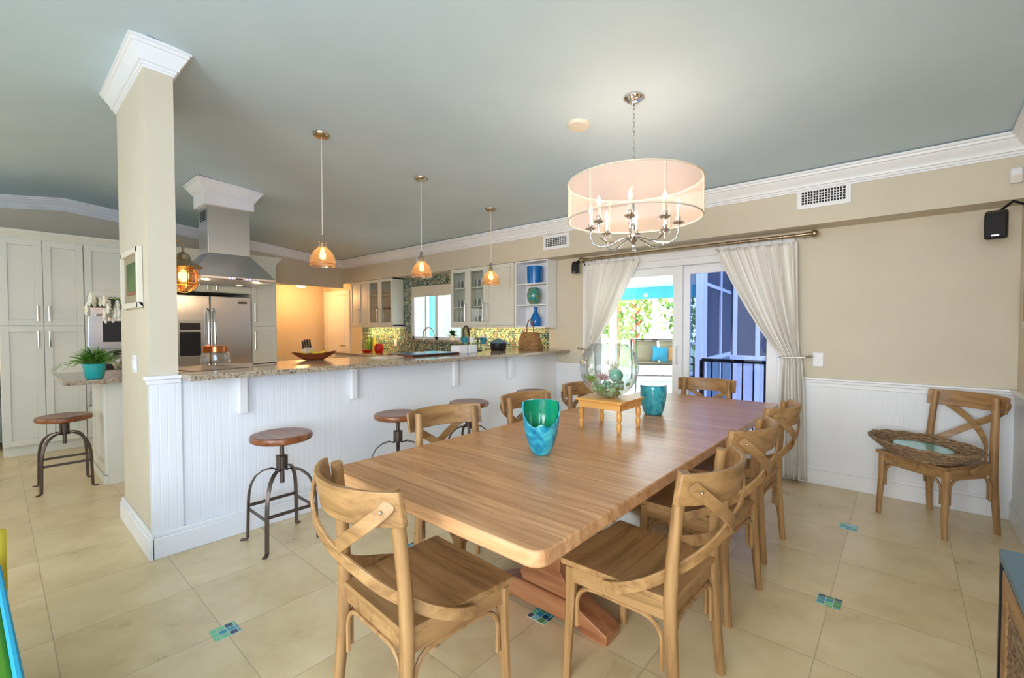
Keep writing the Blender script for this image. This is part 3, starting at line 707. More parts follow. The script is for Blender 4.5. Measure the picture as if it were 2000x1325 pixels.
# ------------------------------------------------------------------ dining chairs
def make_chair(label, group):
    t = thing('dining_chair', label, 'chair', (0, 0, 0), 0, group)
    # seat: dished board
    def seat(u, v):
        y = -.215+.445*v; hw = .208+.027*v; x = -hw+2*hw*u
        e = min(1, min(u, 1-u)*6)*min(1, min(v, 1-v)*6)
        return (x, y, .472-.012*e*math.sin(PI*min(1, max(0, u)))-.0)
    m = MB(); nu, nv = 14, 14
    m.grid(seat, nu, nv); top = len(m.v)
    m.grid(lambda u, v: (seat(u, v)[0]*.985, seat(u, v)[1]*.985, .448), nu, nv)
    n1 = nu+1
    ring = [i for i in range(n1)]+[j*n1+nu for j in range(1, nv+1)]+[nv*n1+i for i in range(nu-1, -1, -1)]+[j*n1 for j in range(nv-1, 0, -1)]
    for a, b_ in zip(ring, ring[1:]+ring[:1]): m.f.append([a, b_, b_+top, a+top]); m.sm.append(False)
    m.build('seat', 'oak_x', t, bevel=.004)
    m = MB(); m.box(-.19, -.20, .39, .19, -.175, .449); m.box(-.21, .175, .39, .21, .20, .449)
    m.tube([(-.195, -.19, .42), (-.215, .19, .42)], .011, 4, r2=.029, up=(0, 0, 1)); m.tube([(.195, -.19, .42), (.215, .19, .42)], .011, 4, r2=.029, up=(0, 0, 1))
    m.build('seat_frame', 'oak_y', t, bevel=.002)
    for s in (-1, 1):
        m = MB(); m.tube([(s*.222, .205, 0), (s*.216, .2, .15), (s*.212, .192, .30), (s*.212, .19, .448)], [.0165, .019, .022, .023], 8); m.build('leg', 'oak_z', t)
        m = MB(); m.tube([(s*.21, -.232, 0), (s*.204, -.215, .2), (s*.2, -.203, .36), (s*.2, -.2, .46), (s*.197, -.205, .6), (s*.190, -.218, .76), (s*.184, -.234, .9)], [.017, .0205, .0225, .023, .0225, .0215, .020], 10)
        m.build('leg', 'oak_z', t, label='rear leg running up as back post')
    # curved top rail
    def rp(a, z, off):
        x = .240*math.sin(a)/math.sin(.75); y = -.218-.105*(math.cos(a)-math.cos(.75))/(1-math.cos(.75))
        return (x*(1+off*.6), y-off, z)
    N = 16; vs = []; fs = []
    for i in range(N+1):
        a = -.75+1.5*i/N; lean = .02
        drop = .012*(abs(i/N-.5)*2)**2
        for (z, off) in ((.797+drop*.3, .0), (.797+drop*.3, .019), (.908, .019+lean), (.908, .0+lean)): vs.append(rp(a, z, off))
    for i in range(N):
        for k in range(4): fs.append((i*4+k, i*4+(k+1) % 4, i*4+4+(k+1) % 4, i*4+4+k))
    m = MB(); m.add(vs, fs, True); m.f.append([0, 1, 2, 3]); m.sm.append(False); m.f.append([N*4+3, N*4+2, N*4+1, N*4]); m.sm.append(False)
    m.build('backrest', 'oak_x', t, bevel=.004)
    for s in (-1, 1):
        o_ = .0 if s < 0 else .011
        ctl = [(-s*.222, -.266-o_, .876), (-s*.210, -.285-o_, .852), (-s*.155, -.320-o_, .80), (-s*.08, -.334-o_, .745), (0, -.320-o_, .69), (s*.07, -.286, .63), (s*.13, -.236, .577), (s*.178, -.168, .526), (s*.216, -.108, .490), (s*.238, -.045, .463), (s*.241, .0, .447), (s*.239, .035, .438)]
        sm_ = []
        for i in range(len(ctl)-1):
            a0, a1, a2, a3 = (Vector(ctl[max(0, i-1)]), Vector(ctl[i]), Vector(ctl[i+1]), Vector(ctl[min(len(ctl)-1, i+2)]))
            for k in range(3):
                u = k/3; sm_.append(.5*((2*a1)+(a2-a0)*u+(2*a0-5*a1+4*a2-a3)*u*u+(3*a1-a0-3*a2+a3)*u**3))
        ctl = sm_+[Vector(ctl[-1])]
        m = MB()
        n3 = []
        for i, p in enumerate(ctl):
            n3.append(p)
        # strip with side normals pointing away from the sitter
        P = [Vector(p) for p in n3]; vs = []; fs = []
        for i, p in enumerate(P):
            tt = (P[min(i+1, len(P)-1)]-P[max(i-1, 0)]).normalized()
            out_ = Vector((p.x, p.y-.05, 0)); out_.normalize(); out_ = (out_-tt*out_.dot(tt)).normalized(); sd = tt.cross(out_)
            hw = (.014, .021)[1] if 0 < i < len(P)-1 else .013
            for (a, b_) in ((-1, -1), (1, -1), (1, 1), (-1, 1)): vs.append(p+sd*hw*a+out_*.005*b_)
        for i in range(len(P)-1):
            for k in range(4): fs.append((i*4+k, i*4+(k+1) % 4, i*4+4+(k+1) % 4, i*4+4+k))
        m.add(vs, fs, True); L_ = (len(P)-1)*4; m.f.append([3, 2, 1, 0]); m.f.append([L_, L_+1, L_+2, L_+3]); m.sm += [False, False]
        m.build('cross_slat', 'oak_x', t, bevel=.002)
        m = MB(); m.ball((-s*.211, -.292-o_, .853), .0055, 8); m.build('rivet', 'nickel', t)
    # bentwood braces under the seat
    def brace(p, q, inn):
        p = Vector(p); q = Vector(q); d = (q-p); L = d.length; d.normalize(); r = .07; pts = [p+Vector((0, 0, .22)), p+Vector((0, 0, .315))]
        for i in range(1, 5): a = PI/2*i/4; pts.append(p+d*(r*(1-math.cos(a)))+Vector((0, 0, .315+r*math.sin(a))))
        for i in range(4, 0, -1): a = PI/2*i/4; pts.append(q-d*(r*(1-math.cos(a)))+Vector((0, 0, .315+r*math.sin(a))))
        pts += [q+Vector((0, 0, .315)), q+Vector((0, 0, .22))]
        MB().tube(pts, .0085, 6).build('brace', 'oak_z', t)
    brace((-.184, .193, 0), (.184, .193, 0), 0); brace((-.172, -.203, 0), (.172, -.203, 0), 0)
    brace((-.203, -.175, 0), (-.212, .162, 0), 0); brace((.203, -.175, 0), (.212, .162, 0), 0)
    return t
GR = 'dining chairs around the table'
chair0 = make_chair('weathered wood cross-back dining chair at the near end of the table, nearest the camera', GR)
chair0.location = (-1.285, 1.0, 0); chair0.rotation_euler = (0, 0, R(-3))
for (x, y, rz, lab) in (
    (-.757, 1.66, 88, 'nearest of the three wooden cross-back chairs on the right side of the dining table'),
    (-.79, 2.41, 85, 'middle of the three wooden cross-back chairs on the right side of the dining table'),
    (-.80, 3.125, 87, 'farthest of the three wooden cross-back chairs on the right side of the dining table'),
    (-1.725, 1.66, -98, 'wooden cross-back chair on the left side of the table, nearest of three by the bar'),
    (-1.72, 2.41, -94.5, 'wooden cross-back chair on the left side of the table, middle of three by the bar'),
    (-1.75, 3.17, -93, 'wooden cross-back chair on the left side, partly behind the glass bowl'),
    (-1.295, 3.93, 184, 'wooden cross-back chair at the far end of the table before the sliding door')):
    dup(chair0, (x, y, 0), R(rz), lab, GR)
dup(chair0, (.195, 4.285, 0), R(140), 'wooden cross-back chair in the right corner holding the wicker tray', GR)

# ------------------------------------------------------------------ stools
def make_stool(label, group, sz=.69):
    t = thing('bar_stool', label, 'stool', (0, 0, 0), 0, group)
    r = .185
    MB().lathe([(0, sz-.045), (r-.02, sz-.045), (r-.004, sz-.036), (r, sz-.02), (r-.006, sz-.004), (r-.02, sz), (r-.05, sz-.003), (0, sz-.006)], seg=36, caps=False).build('seat', 'stool_wood', t)
    hz = .50
    MB().lathe([(.014, hz-.13), (.014, sz-.045)], seg=12).build('screw', 'iron', t)
    q = MB(); q.lathe([(.030, hz-.04), (.032, hz-.03), (.032, hz+.03), (.034, hz+.045), (.018, hz+.05)], seg=14)
    for i in range(4):
        a = R(45+90*i); q.box(-.004, .024, hz-.05, .004, .036, hz+.05, Matrix.Rotation(a, 4, 'Z'))
    q.build('hub', 'iron', t)
    for i in range(4):
        a = R(45+90*i); ca, sa = math.cos(a), math.sin(a)
        prof = [(.03, hz-.045), (.07, hz-.035), (.12, hz-.05), (.165, hz-.085), (.195, hz-.14), (.208, hz-.2), (.212, .25), (.216, .12), (.219, .012), (.235, .004), (.262, .003)]
        MB().tube([(p_*ca, p_*sa, z) for p_, z in prof], .011, 4, r2=.0045, up=(ca, sa, .001)).build('leg', 'iron', t)
    c = [(.213*math.cos(R(45+90*i)), .213*math.sin(R(45+90*i))) for i in range(4)]
    for i in range(4):
        p_, q_ = c[i], c[(i+1) % 4]; z = .225 if i % 2 else .205
        MB().bar((p_[0], p_[1], z), (q_[0], q_[1], z), .005, .02).build('brace', 'iron', t)
    return t
GS = 'bar stools along the bar'
st0 = make_stool('round brown wood and iron bar stool nearest the pillar along the bar', GS); st0.location = (-3.005, 1.205, 0)
for (x, y, rz, lab) in ((-3.02, 2.10, 10, 'second round-seated iron bar stool from the pillar along the white bar'),
                        (-3.0, 2.86, 20, 'third round-seated iron bar stool from the pillar, behind a dining chair'),
                        (-2.99, 3.80, 5, 'farthest round-seated iron bar stool, at the far end of the bar')):
    dup(st0, (x, y, 0), R(rz), lab, GS)
st1 = make_stool('lower round wooden stool with iron legs at the kitchen island, far left', None, .615); st1.location = (-5.44, .39, 0)

# ------------------------------------------------------------------ chandelier
CXc, CYc = -1.30, 2.68; CZ = cz(CYc)
cd = thing('chandelier', 'chrome eight-candle chandelier with a sheer drum shade over the table', 'chandelier', (CXc, CYc, CZ))
MB().lathe([(0, -.03), (.03, -.032), (.05, -.02), (.066, -.008), (.068, .004)], (CXc, CYc, CZ), 28).build('ceiling_canopy', 'chrome', cd, True)
q = MB(); z = CZ-.035; i = 0
while z > 2.36:
    a = Matrix.Translation((CXc, CYc, z)) @ Matrix.Rotation(PI/2*(i % 2), 4, 'Z')
    q.tube([a @ Vector((.008*math.cos(t_), 0, .017*math.sin(t_))) for t_ in [2*PI*k/10 for k in range(10)]], .0022, 5, True); z -= .027; i += 1
q.build('chain', 'chrome', cd, True)
q = MB(); q.lathe([(0, 1.86), (.01, 1.865), (.014, 1.88), (.006, 1.895), (.02, 1.915), (.038, 1.935), (.04, 1.95), (.015, 1.965), (.012, 2.0), (.018, 2.02), (.008, 2.04), (.006, 2.36), (0, 2.365)], (CXc, CYc, 0), 20, caps=False)
q.build('column', 'chrome', cd, True)
SR = .412; sz0, sz1 = 2.055, 2.285
q = MB(); q.grid(lambda u, v: (CXc+SR*math.cos(2*PI*u), CYc+SR*math.sin(2*PI*u), sz0+(sz1-sz0)*v), 64, 1)
shd = q.build('lamp_shade', 'shade_sheer', cd, True)
q = MB()
for z in (sz0, sz1): q.tube([(CXc+SR*math.cos(2*PI*i/64), CYc+SR*math.sin(2*PI*i/64), z) for i in range(64)], .0055, 6, True)
for i in range(6):
    a = R(20+60*i); q.tube([(CXc+SR*math.cos(a), CYc+SR*math.sin(a), sz0), (CXc+SR*math.cos(a), CYc+SR*math.sin(a), sz1)], .004, 6)
q.build('shade_frame', 'off_white', shd, True)
q = MB()
for i in range(3):
    a = R(20+120*i); q.tube([(CXc, CYc, sz1-.02), (CXc+SR*math.cos(a), CYc+SR*math.sin(a), sz1-.005)], .003, 6)
q.build('shade_spider', 'chrome', shd, True)
for i in range(8):
    a = R(22+45*i); ca, sa = math.cos(a), math.sin(a); Rr = .27
    pr = [(.03, 1.945), (.08, 1.93), (.15, 1.90), (.21, 1.895), (.255, 1.92), (.27, 1.965), (.27, 2.01)]
    arm = MB().tube([(CXc+p_*ca, CYc+p_*sa, z) for p_, z in pr], .0055, 8).build('arm', 'chrome', cd, True)
    cx_, cy_ = CXc+Rr*ca, CYc+Rr*sa
    MB().lathe([(.006, 2.0), (.03, 2.012), (.034, 2.02), (.012, 2.018), (.014, 2.03), (.018, 2.04), (.015, 2.05)], (cx_, cy_, 0), 14).build('candle_cup', 'chrome', arm, True)
    MB().lathe([(.0105, 2.05), (.0105, 2.115)], (cx_, cy_, 0), 12).build('candle_sleeve', 'off_white', arm, True)
    MB().lathe([(.007, 2.115), (.013, 2.13), (.012, 2.145), (.004, 2.168), (0, 2.172)], (cx_, cy_, 0), 12, caps=False).build('flame_bulb', 'flame_bulb', arm, True)
    for k in range(5):
        b_ = 2*PI*k/5; MB().ball((cx_+.034*math.cos(b_), cy_+.034*math.sin(b_), 1.998), .006, 8, sz=1.6).build('crystal', 'clear_glass', arm, True)
for i in range(4):
    a = R(45+90*i); point('chandelier_light', (CXc+.2*math.cos(a), CYc+.2*math.sin(a), 2.15), 1.7, (1, .74, .55), .05)

# ------------------------------------------------------------------ pendants
PL = [(-3.52, 1.745), (-3.54, 2.745), (-3.56, 3.745)]
names = ['nearest the pillar, largest of the three', 'middle of the three over the bar', 'farthest of the three, near the open shelves']
pend0 = None
for (x, y), nm in zip(PL, names):
    zc_ = cz(y)
    lab = 'amber glowing glass bell pendant lamp, '+nm
    t = thing('pendant_lamp', lab, 'pendant lamp', (x, y, zc_), 0, 'pendant lamps over the bar')
    MB().lathe([(0, -.028), (.05, -.024), (.062, -.012), (.064, .004)], seg=24).build('ceiling_canopy', 'brushed_nickel', t)
    zb = 1.86-zc_
    MB().tube([(0, 0, -.02), (0, 0, zb+.23)], .0035, 6).build('cord', 'off_white', t)
    q = MB(); q.lathe([(.006, zb+.25), (.016, zb+.235), (.018, zb+.17), (.024, zb+.16), (.024, zb+.145)], seg=16); q.build('socket', 'nickel', t)
    q = MB(); q.lathe([(.02, zb+.20), (.034, zb+.195), (.026, zb+.18), (.028, zb+.165), (.034, zb+.15), (.072, zb+.115), (.094, zb+.07), (.1, zb+.03), (.103, zb), (.1, zb), (.09, zb+.07), (.068, zb+.112), (.03, zb+.147)], seg=32, caps=False)
    g = q.build('glass_shade', 'amber_glass', t)
    MB().tube([(.1025*math.cos(2*PI*i/32), .1025*math.sin(2*PI*i/32), zb+.018) for i in range(32)], .003, 6, True).build('rim_band', 'copper', g)
    MB().lathe([(.01, zb+.145), (.016, zb+.12), (.026, zb+.09), (.022, zb+.065), (0, zb+.055)], seg=14, caps=False).build('bulb', 'bulb', t)
    point('pendant_light', (x, y, 1.955), 2.6, (1, .64, .36), .03)
# lantern sconce on the kitchen side of the pillar
lx, ly = -4.10, .95
ln = thing('wall_lantern', 'copper caged onion lantern glowing orange on the far side of the pillar', 'wall lamp', (lx, PY1, 1.9))
q = MB(); q.lathe([(0, 0), (.05, 0), (.05, .02), (0, .025)], M=Matrix.Translation((lx, PY1+.001, 1.93)) @ Matrix.Rotation(-PI/2, 4, 'X'), seg=18); q.build('backplate', 'brushed_nickel', ln, True)
q = MB(); q.tube([(lx, PY1+.02, 1.93), (lx, PY1+.06, 1.98), (lx, ly-.05, 2.03), (lx, ly, 2.0), (lx, ly, 1.93)], .008, 8); q.build('arm', 'brushed_nickel', ln, True)
MB().lathe([(.012, 1.94), (.04, 1.92), (.05, 1.88), (.075, 1.865), (.125, 1.83), (.127, 1.825), (.05, 1.85)], (lx, ly, 0), 24).build('hood', 'brushed_nickel', ln, True)
MB().lathe([(.05, 1.83), (.085, 1.80), (.098, 1.75), (.085, 1.69), (.05, 1.655), (0, 1.645)], (lx, ly, 0), 24, caps=False).build('glass_globe', 'lantern_glass', ln, True)
q = MB()
for i in range(3):
    a = PI*i/3; q.tube([(lx+.108*math.cos(t_)*math.cos(a), ly+.108*math.cos(t_)*math.sin(a), 1.75+.118*math.sin(t_)) for t_ in [R(35)-R(250)*k/20 for k in range(21)]], .004, 6)
for z, r in ((1.78, .106), (1.70, .098)): q.tube([(lx+r*math.cos(2*PI*i/28), ly+r*math.sin(2*PI*i/28), z) for i in range(28)], .0035, 6, True)
q.build('cage', 'brushed_nickel', ln, True)
MB().ball((lx, ly, 1.76), .034, 14, sz=1.3).build('bulb', 'bulb', ln, True)
point('lantern_light', (lx, ly, 1.70), 3, (1, .55, .22), .04)
# hall ceiling lamp
o = thing('ceiling_lamp', 'glowing dome ceiling lamp in the orange-lit hall', 'ceiling lamp', (-8.9, 3.97, 2.26))
MB().lathe([(.0, -.115), (.07, -.10), (.12, -.06), (.13, -.03)], seg=24).build('glass_dome', 'lamp_dome', o)
MB().lathe([(.135, -.03), (.14, 0)], seg=24).build('ring', 'nickel', o)
point('hall_light', (-8.9, 3.97, 2.0), 15, (1, .52, .19), .1)
# under-cabinet lights
for (x0, x1, e) in ((-7.7, -6.7, 3), (-4.9, -3.6, 3.2)):
    area('undercabinet_light', ((x0+x1)/2, 4.60, 1.365), ((x0+x1)/2, 4.66, .9), x1-x0, .04, e, (1, .74, .32))
area('left_edge_fill', (-7.8, -.5, 1.5), (-8.0, 0, .9), .6, .1, 6, (1, .6, .28))  # unseen lamp added to give the far left edge an orange glow

# ------------------------------------------------------------------ ceiling disc, vents, sensor, speakers
o = MB().lathe([(0, -.022), (.07, -.02), (.078, -.008), (.08, .002)], seg=28).build('ceiling_speaker', 'off_white'); o.location = (-1.76, 2.757, cz(2.757)); o.rotation_euler = (-math.atan(SL), 0, 0)
tag(o, 'small round off-white disc on the ceiling left of the chandelier', 'smoke detector')
def vent(x0, x1, z0, z1, lab, n):
    t = thing('air_vent', lab, 'air vent', ((x0+x1)/2, YF, (z0+z1)/2), 0, 'air vents on the soffit')
    q = MB(); b_ = .035
    q.box(x0, YF-.012, z0, x1, YF, z0+b_); q.box(x0, YF-.012, z1-b_, x1, YF, z1); q.box(x0, YF-.012, z0+b_, x0+b_, YF, z1-b_); q.box(x1-b_, YF-.012, z0+b_, x1, YF, z1-b_); q.build('frame', 'trim_white', t, True)
    box(x0+b_, YF-.003, z0+b_, x1-b_, YF-.0005, z1-b_).build('backing', 'dark', t, True)
    q = MB()
    for i in range(1, n): x = x0+b_+(x1-x0-2*b_)*i/n; q.box(x-.003, YF-.008, z0+b_, x+.003, YF-.003, z1-b_)
    for i in range(1, 5): z = z0+b_+(z1-z0-2*b_)*i/5; q.box(x0+b_, YF-.009, z-.002, x1-b_, YF-.004, z+.002)
    q.build('slats', 'trim_white', t, True)
vent(-.684, -.318, 2.36, 2.535, 'white air vent on the soffit right of the chandelier', 15)
vent(-3.35, -2.975, 2.32, 2.49, 'white air vent on the soffit left of the chandelier', 12)
vent(-5.89, -5.69, 2.42, 2.60, 'small white air vent on the soffit, behind the middle pendant', 7)
ms = thing('motion_sensor', 'white plastic motion sensor in the upper right corner of the room', 'sensor', (.56, YF-.001, 2.37))
box(.53, YF-.04, 2.325, .59, YF-.001, 2.425).build('body', 'white_plastic', ms, True, .012)
box(.538, YF-.042, 2.335, .582, YF-.04, 2.375).build('lens', 'off_white', ms, True)
def speaker(name, lab, loc, tgt, wallp, sc=1):
    t = thing(name, lab, 'speaker', loc)
    Mx = Matrix.Rotation(tgt, 4, 'Z')
    q = MB().prism([(-.05*sc, -.1*sc), (.05*sc, -.105*sc), (.055*sc, .0), (.045*sc, .07*sc), (.01, .1*sc), (-.04*sc, .105*sc), (-.05*sc, .08*sc)], 'x', -.058*sc, .058*sc, Mx)
    q.build('body', 'black_plastic', t, bevel=.015)
    q = MB().prism([(.055*sc, -.09*sc), (.060*sc, .0), (.05*sc, .06*sc), (.045*sc, .06*sc), (.05*sc, 0), (.048*sc, -.09*sc)], 'x', -.048*sc, .048*sc, Mx); q.build('grille', 'dark', t)
    MB().box(-.02*sc, .058*sc, -.088*sc, .02*sc, .062*sc, -.078*sc, Mx).build('badge', 'nickel', t)
    w_ = Vector(wallp)-Vector(loc)
    q = MB(); q.tube([(0, 0, .08*sc), Vector((0, 0, .09*sc))*.5+w_*.5+Vector((0, 0, .05)), w_], .009, 8); q.ball(w_*.93, .018, 10); q.build('bracket', 'black_metal', t)
speaker('wall_speaker', 'black bracket-mounted loudspeaker in the upper right corner below the soffit', (.47, 4.42, 2.06), R(170), (XR, 4.46, 2.17), .94)
speaker('wall_speaker', 'small black loudspeaker left of the curtain rod', (-2.97, 4.60, 2.09), R(190), (-2.90, YB, 2.13), .72)
# switches and outlets
def plate(name, lab, cat, axis, p, w, h, n):
    t = thing(name, lab, cat, p); x, y, z = p
    if axis == 'y': box(x-w/2, y-.007, z-h/2, x+w/2, y-.0005, z+h/2).build('plate', 'white_plastic', t, True, .002); off = lambda i: (x+(i-(n-1)/2)*.045, y-.012, z)
    for i in range(n):
        c_ = off(i); box(c_[0]-.013, c_[1], z-.03, c_[0]+.013, c_[1]+.006, z+.03).build('rocker', 'trim_white', t, True, .001)
plate('light_switch', 'white double light switch on the pillar below the framed picture', 'switch', 'y', (-3.74, PY0, 1.135), .115, .115, 2)
plate('light_switch', 'white light switch on the wall right of the tied curtain', 'switch', 'y', (-.545, YB, 1.09), .075, .12, 1)
plate('power_outlet', 'white power outlet on the beadboard behind the corner chair', 'outlet', 'y', (-.035, YB-.012, .62), .12, .075, 2)
plate('power_outlet', 'beige power outlet on the mosaic backsplash left of the window', 'outlet', 'y', (-6.83, YB-.008, 1.10), .08, .12, 1)
# picture on the pillar
pf = thing('framed_picture', 'small framed print hanging on the pillar', 'picture', (-3.80, PY0, 1.68))
q = MB(); x0, x1, z0, z1 = -4.13, -3.46, 1.47, 1.88
x0, x1, z0, z1 = -3.99, -3.46, 1.49, 1.86
for a in ((x0, z0, x1, z0+.035), (x0, z1-.035, x1, z1), (x0, z0, x0+.035, z1), (x1-.035, z0, x1, z1)): q.box(a[0], PY0-.03, a[1], a[2], PY0-.001, a[3])
q.build('frame', 'off_white', pf, True, .003)
box(x0+.035, PY0-.012, z0+.035, x1-.035, PY0-.008, z1-.035).build('mat_board', 'sling', pf, True)
q = MB(); q.box(-3.88, PY0-.0135, 1.60, -3.58, PY0-.012, 1.78); pr = q.build('print', 'leaf_dark', pf, True)
box(-3.88, PY0-.0142, 1.575, -3.58, PY0-.0125, 1.60).build('print_border', 'bowl_wood', pf, True)
# picture on the right wall (edge on)
pr2 = thing('framed_picture', 'picture on the right wall seen edge-on at the photo border', 'picture', (XR, 4.2, 1.55))
box(XR-.03, 3.7, 1.37, XR-.001, 4.40, 1.74).build('frame', 'off_white', pr2, True, .003)
box(XR-.032, 3.74, 1.41, XR-.03, 4.36, 1.70).build('print', 'red_enamel', pr2, True)

# ------------------------------------------------------------------ curtains
rod = thing('curtain_rod', 'brushed bronze curtain rod with ball finials above the sliding door', 'curtain rod', (-1.75, 4.60, 2.17))
RYc, RZc = 4.62, 2.175
MB().tube([(-2.86, RYc, RZc), (-.62, RYc, RZc)], .0145, 12).build('rod', 'brushed_nickel', rod, True)
for x, s in ((-2.86, -1), (-.62, 1)):
    q = MB(); q.ball((x+s*.045, RYc, RZc), .032, 16); q.tube([(x-s*.01, RYc, RZc), (x+s*.03, RYc, RZc)], .02, 12); q.build('finial', 'brushed_nickel', rod, True)
for x in (-2.80, -.66):
    q = MB(); q.tube([(x, RYc, RZc), (x, YB-.001, RZc-.02)], .008, 8); q.build('bracket', 'brushed_nickel', rod, True)
def curtain(lab, tx0, tx1, gx0, gx1, bx0, bx1, gz, nf, side):
    t = thing('curtain', lab, 'curtain', ((bx0+bx1)/2, 4.62, 0.02), 0, 'curtains of the sliding door')
    zt_ = 2.13; zb = .03
    def fn(u, v):
        z = zb+(zt_-zb)*v
        if z > gz:
            s = (z-gz)/(zt_-gz); s1 = s**.92
            def m_(a, b_, pw): return a+(b_-a)*(s**pw)
            if side > 0: xl = m_(gx0, tx0, .80); xr = m_(gx1, tx1, .55)
            else: xl = m_(gx0, tx0, .55); xr = m_(gx1, tx1, .85)
        else:
            s = (gz-z)/(gz-zb); xl = gx0+(bx0-gx0)*(s**.45); xr = gx1+(bx1-gx1)*(s**.45)
        w_ = xr-xl
        ph = 2*PI*nf*u
        g = math.exp(-((z-gz)/.12)**2)
        amp = .014+.02*(1-g)+.012*math.sin(u*9+1)
        if z > 2.08: amp *= .6
        x = xl+w_*u+.004*math.sin(ph*2)
        sag = -.010*abs(math.sin(PI*u*7)) if z > 2.1 else 0
        y = 4.625+amp*math.sin(ph+.8*math.sin(z*2.2+u*3))-.01*math.sin(ph*2.3+z)
        y = min(y, 4.675)
        return (x, y, z+sag)
    q = MB(); q.grid(fn, nf*10, 46); q.build('fabric', 'curtain_linen', t, True, solid=.003)
    for i in range(8):
        x = tx0+.02+(tx1-tx0-.04)*i/7; q = MB()
        q.tube([(x, RYc+.021*math.cos(a), RZc-.004+.021*math.sin(a)) for a in [2*PI*k/12 for k in range(12)]], .0025, 5, True)
        q.tube([(x, RYc, RZc-.025), (x, 4.625, RZc-.045)], .003, 5)
        q.build('ring', 'nickel', t, True)
    return t
curtain('cream linen curtain tied back on the right side of the sliding door', -1.38, -.70, -.80, -.665, -.84, -.60, 1.11, 6, 1)
curtain('cream linen curtain tied back at the left, behind the glass bowl', -2.83, -2.16, -2.86, -2.74, -2.86, -2.72, 1.14, 6, -1)
for x, lab, xw in ((-.73, 'metal holdback gathering the right curtain', -.59), (-2.80, 'metal holdback gathering the left curtain', -2.93)):
    t = thing('curtain_holdback', lab, 'curtain holdback', (xw, YB, 1.12))
    s = 1 if xw > x else -1
    q = MB(); q.tube([(xw, YB-.001, 1.12), (xw, 4.60, 1.12), (xw-s*.03, 4.565, 1.115), (x-s*.07, 4.562, 1.105), (x-s*.09, 4.60, 1.105)], .007, 8); q.build('arm', 'nickel', t, True)
    q = MB(); q.ball((xw, 4.60, 1.12), .014, 10); q.build('knob', 'nickel', t, True)

# ------------------------------------------------------------------ on the dining table
TZ = .7702
# blue vases with scooped lips
def vase(name, lab, loc, rz, r0, r1, h, notch, m1, m2):
    t = thing(name, lab, 'vase', loc, rz)
    nu, nv = 48, 16
    def rim(a):
        c = math.cos(a); s = max(0, c)
        return h-notch*(s**.8)+(.22*notch*math.exp(-(a/.25)**2))
    def rad(f, a):
        bulge = r0+(r1-r0)*math.sin(PI*min(1, f*.62+.0)*1.0)**.7
        return bulge
    def outer(u, v):
        a = -PI+2*PI*u; H_ = rim(a); z = H_*v; f = z/h
        return (rad(f, a)*math.cos(a), rad(f, a)*math.sin(a), z)
    def inner(u, v):
        x, y, z = outer(u, v); z = max(.012, z) if v < 1 else z; k_ = .93
        return (x*k_, y*k_, z+.002)
    q = MB(); q.grid(outer, nu, nv); q.lathe([(0, 0), (r0, 0)], (0, 0, 0), 24, caps=False); q.tube([outer(i/nu, 1) for i in range(nu)], .0035, 6, True); q.build('body', m1, t)
    q = MB(); q.grid(inner, nu, nv); q.lathe([(0, .012), (r0*1.1, .012)], (0, 0, 0), 24, caps=False); q.build('inner_surface', m2, t)
    return t
vase('ceramic_vase', 'tall swirled blue ceramic vase with scooped lip, nearest on the table', (-1.28, 1.69, TZ), R(-52), .035, .088, .245, .115, 'blue_glaze', 'teal_glaze_inside')
vase('ceramic_vase', 'shorter turquoise mottled vase behind the small wooden stand', (-1.29, 2.985, TZ), R(128), .055, .088, .20, .03, 'aqua_glaze', 'teal_glaze_inside')
# stand
sd = thing('wooden_stand', 'small honey pine stand with turned legs under the glass bowl', 'stand', (-1.32, 2.42, TZ))
sx0, sx1, sy0, sy1 = -1.47, -1.17, 2.28, 2.575
box(sx0, sy0, .937, sx1, sy1, .950).build('top', 'pine_x', sd, True, .002)
q = MB(); a_ = .012; q.box(sx0+a_, sy0+a_, .898, sx1-a_, sy0+a_+.012, .937); q.box(sx0+a_, sy1-a_-.012, .898, sx1-a_, sy1-a_, .937); q.box(sx0+a_, sy0+a_, .898, sx0+a_+.012, sy1-a_, .937); q.box(sx1-a_-.012, sy0+a_, .898, sx1-a_, sy1-a_, .937)
q.build('apron', 'pine_x', sd, True, .001)
for x in (sx0+.026, sx1-.026):
    for y in (sy0+.026, sy1-.026):
        MB().lathe([(.009, TZ), (.012, TZ+.006), (.014, TZ+.03), (.015, TZ+.045), (.009, TZ+.058), (.013, TZ+.066), (.015, TZ+.085), (.016, TZ+.105), (.011, TZ+.122), (.014, TZ+.13), (.012, TZ+.16)], (x, y, 0), 16).build('leg', 'pine_x', sd, True)
# glass bowl (terrarium)
bx_, by_, bz_ = -1.33, 2.43, .9508
def bprof(r=.175, zc=.180, z0=0, top=.318):
    pts = []; a0 = math.asin(-(zc-z0)/ (r*1.04)) if (zc-z0) < r*1.04 else -PI/2
    pts.append((0, z0)); n = 18; a1 = math.asin((top-zc)/r)
    for i in range(n+1):
        a = -1.25+(a1+1.25)*i/n; pts.append((r*math.cos(a), max(z0, zc+r*math.sin(a)*1.04 if a < 0 else zc+r*math.sin(a))))
    return pts
o = thing('glass_bowl', 'large clear round glass bowl on the pine stand', 'bowl', (bx_, by_, bz_))
MB().lathe(bprof(), seg=48, caps=False).build('glass', 'bowl_glass', o)
rt = bprof()[-1]
MB().tube([(rt[0]*math.cos(2*PI*i/48), rt[0]*math.sin(2*PI*i/48), rt[1]) for i in range(48)], .0028, 6, True).build('rim', 'clear_glass', o)
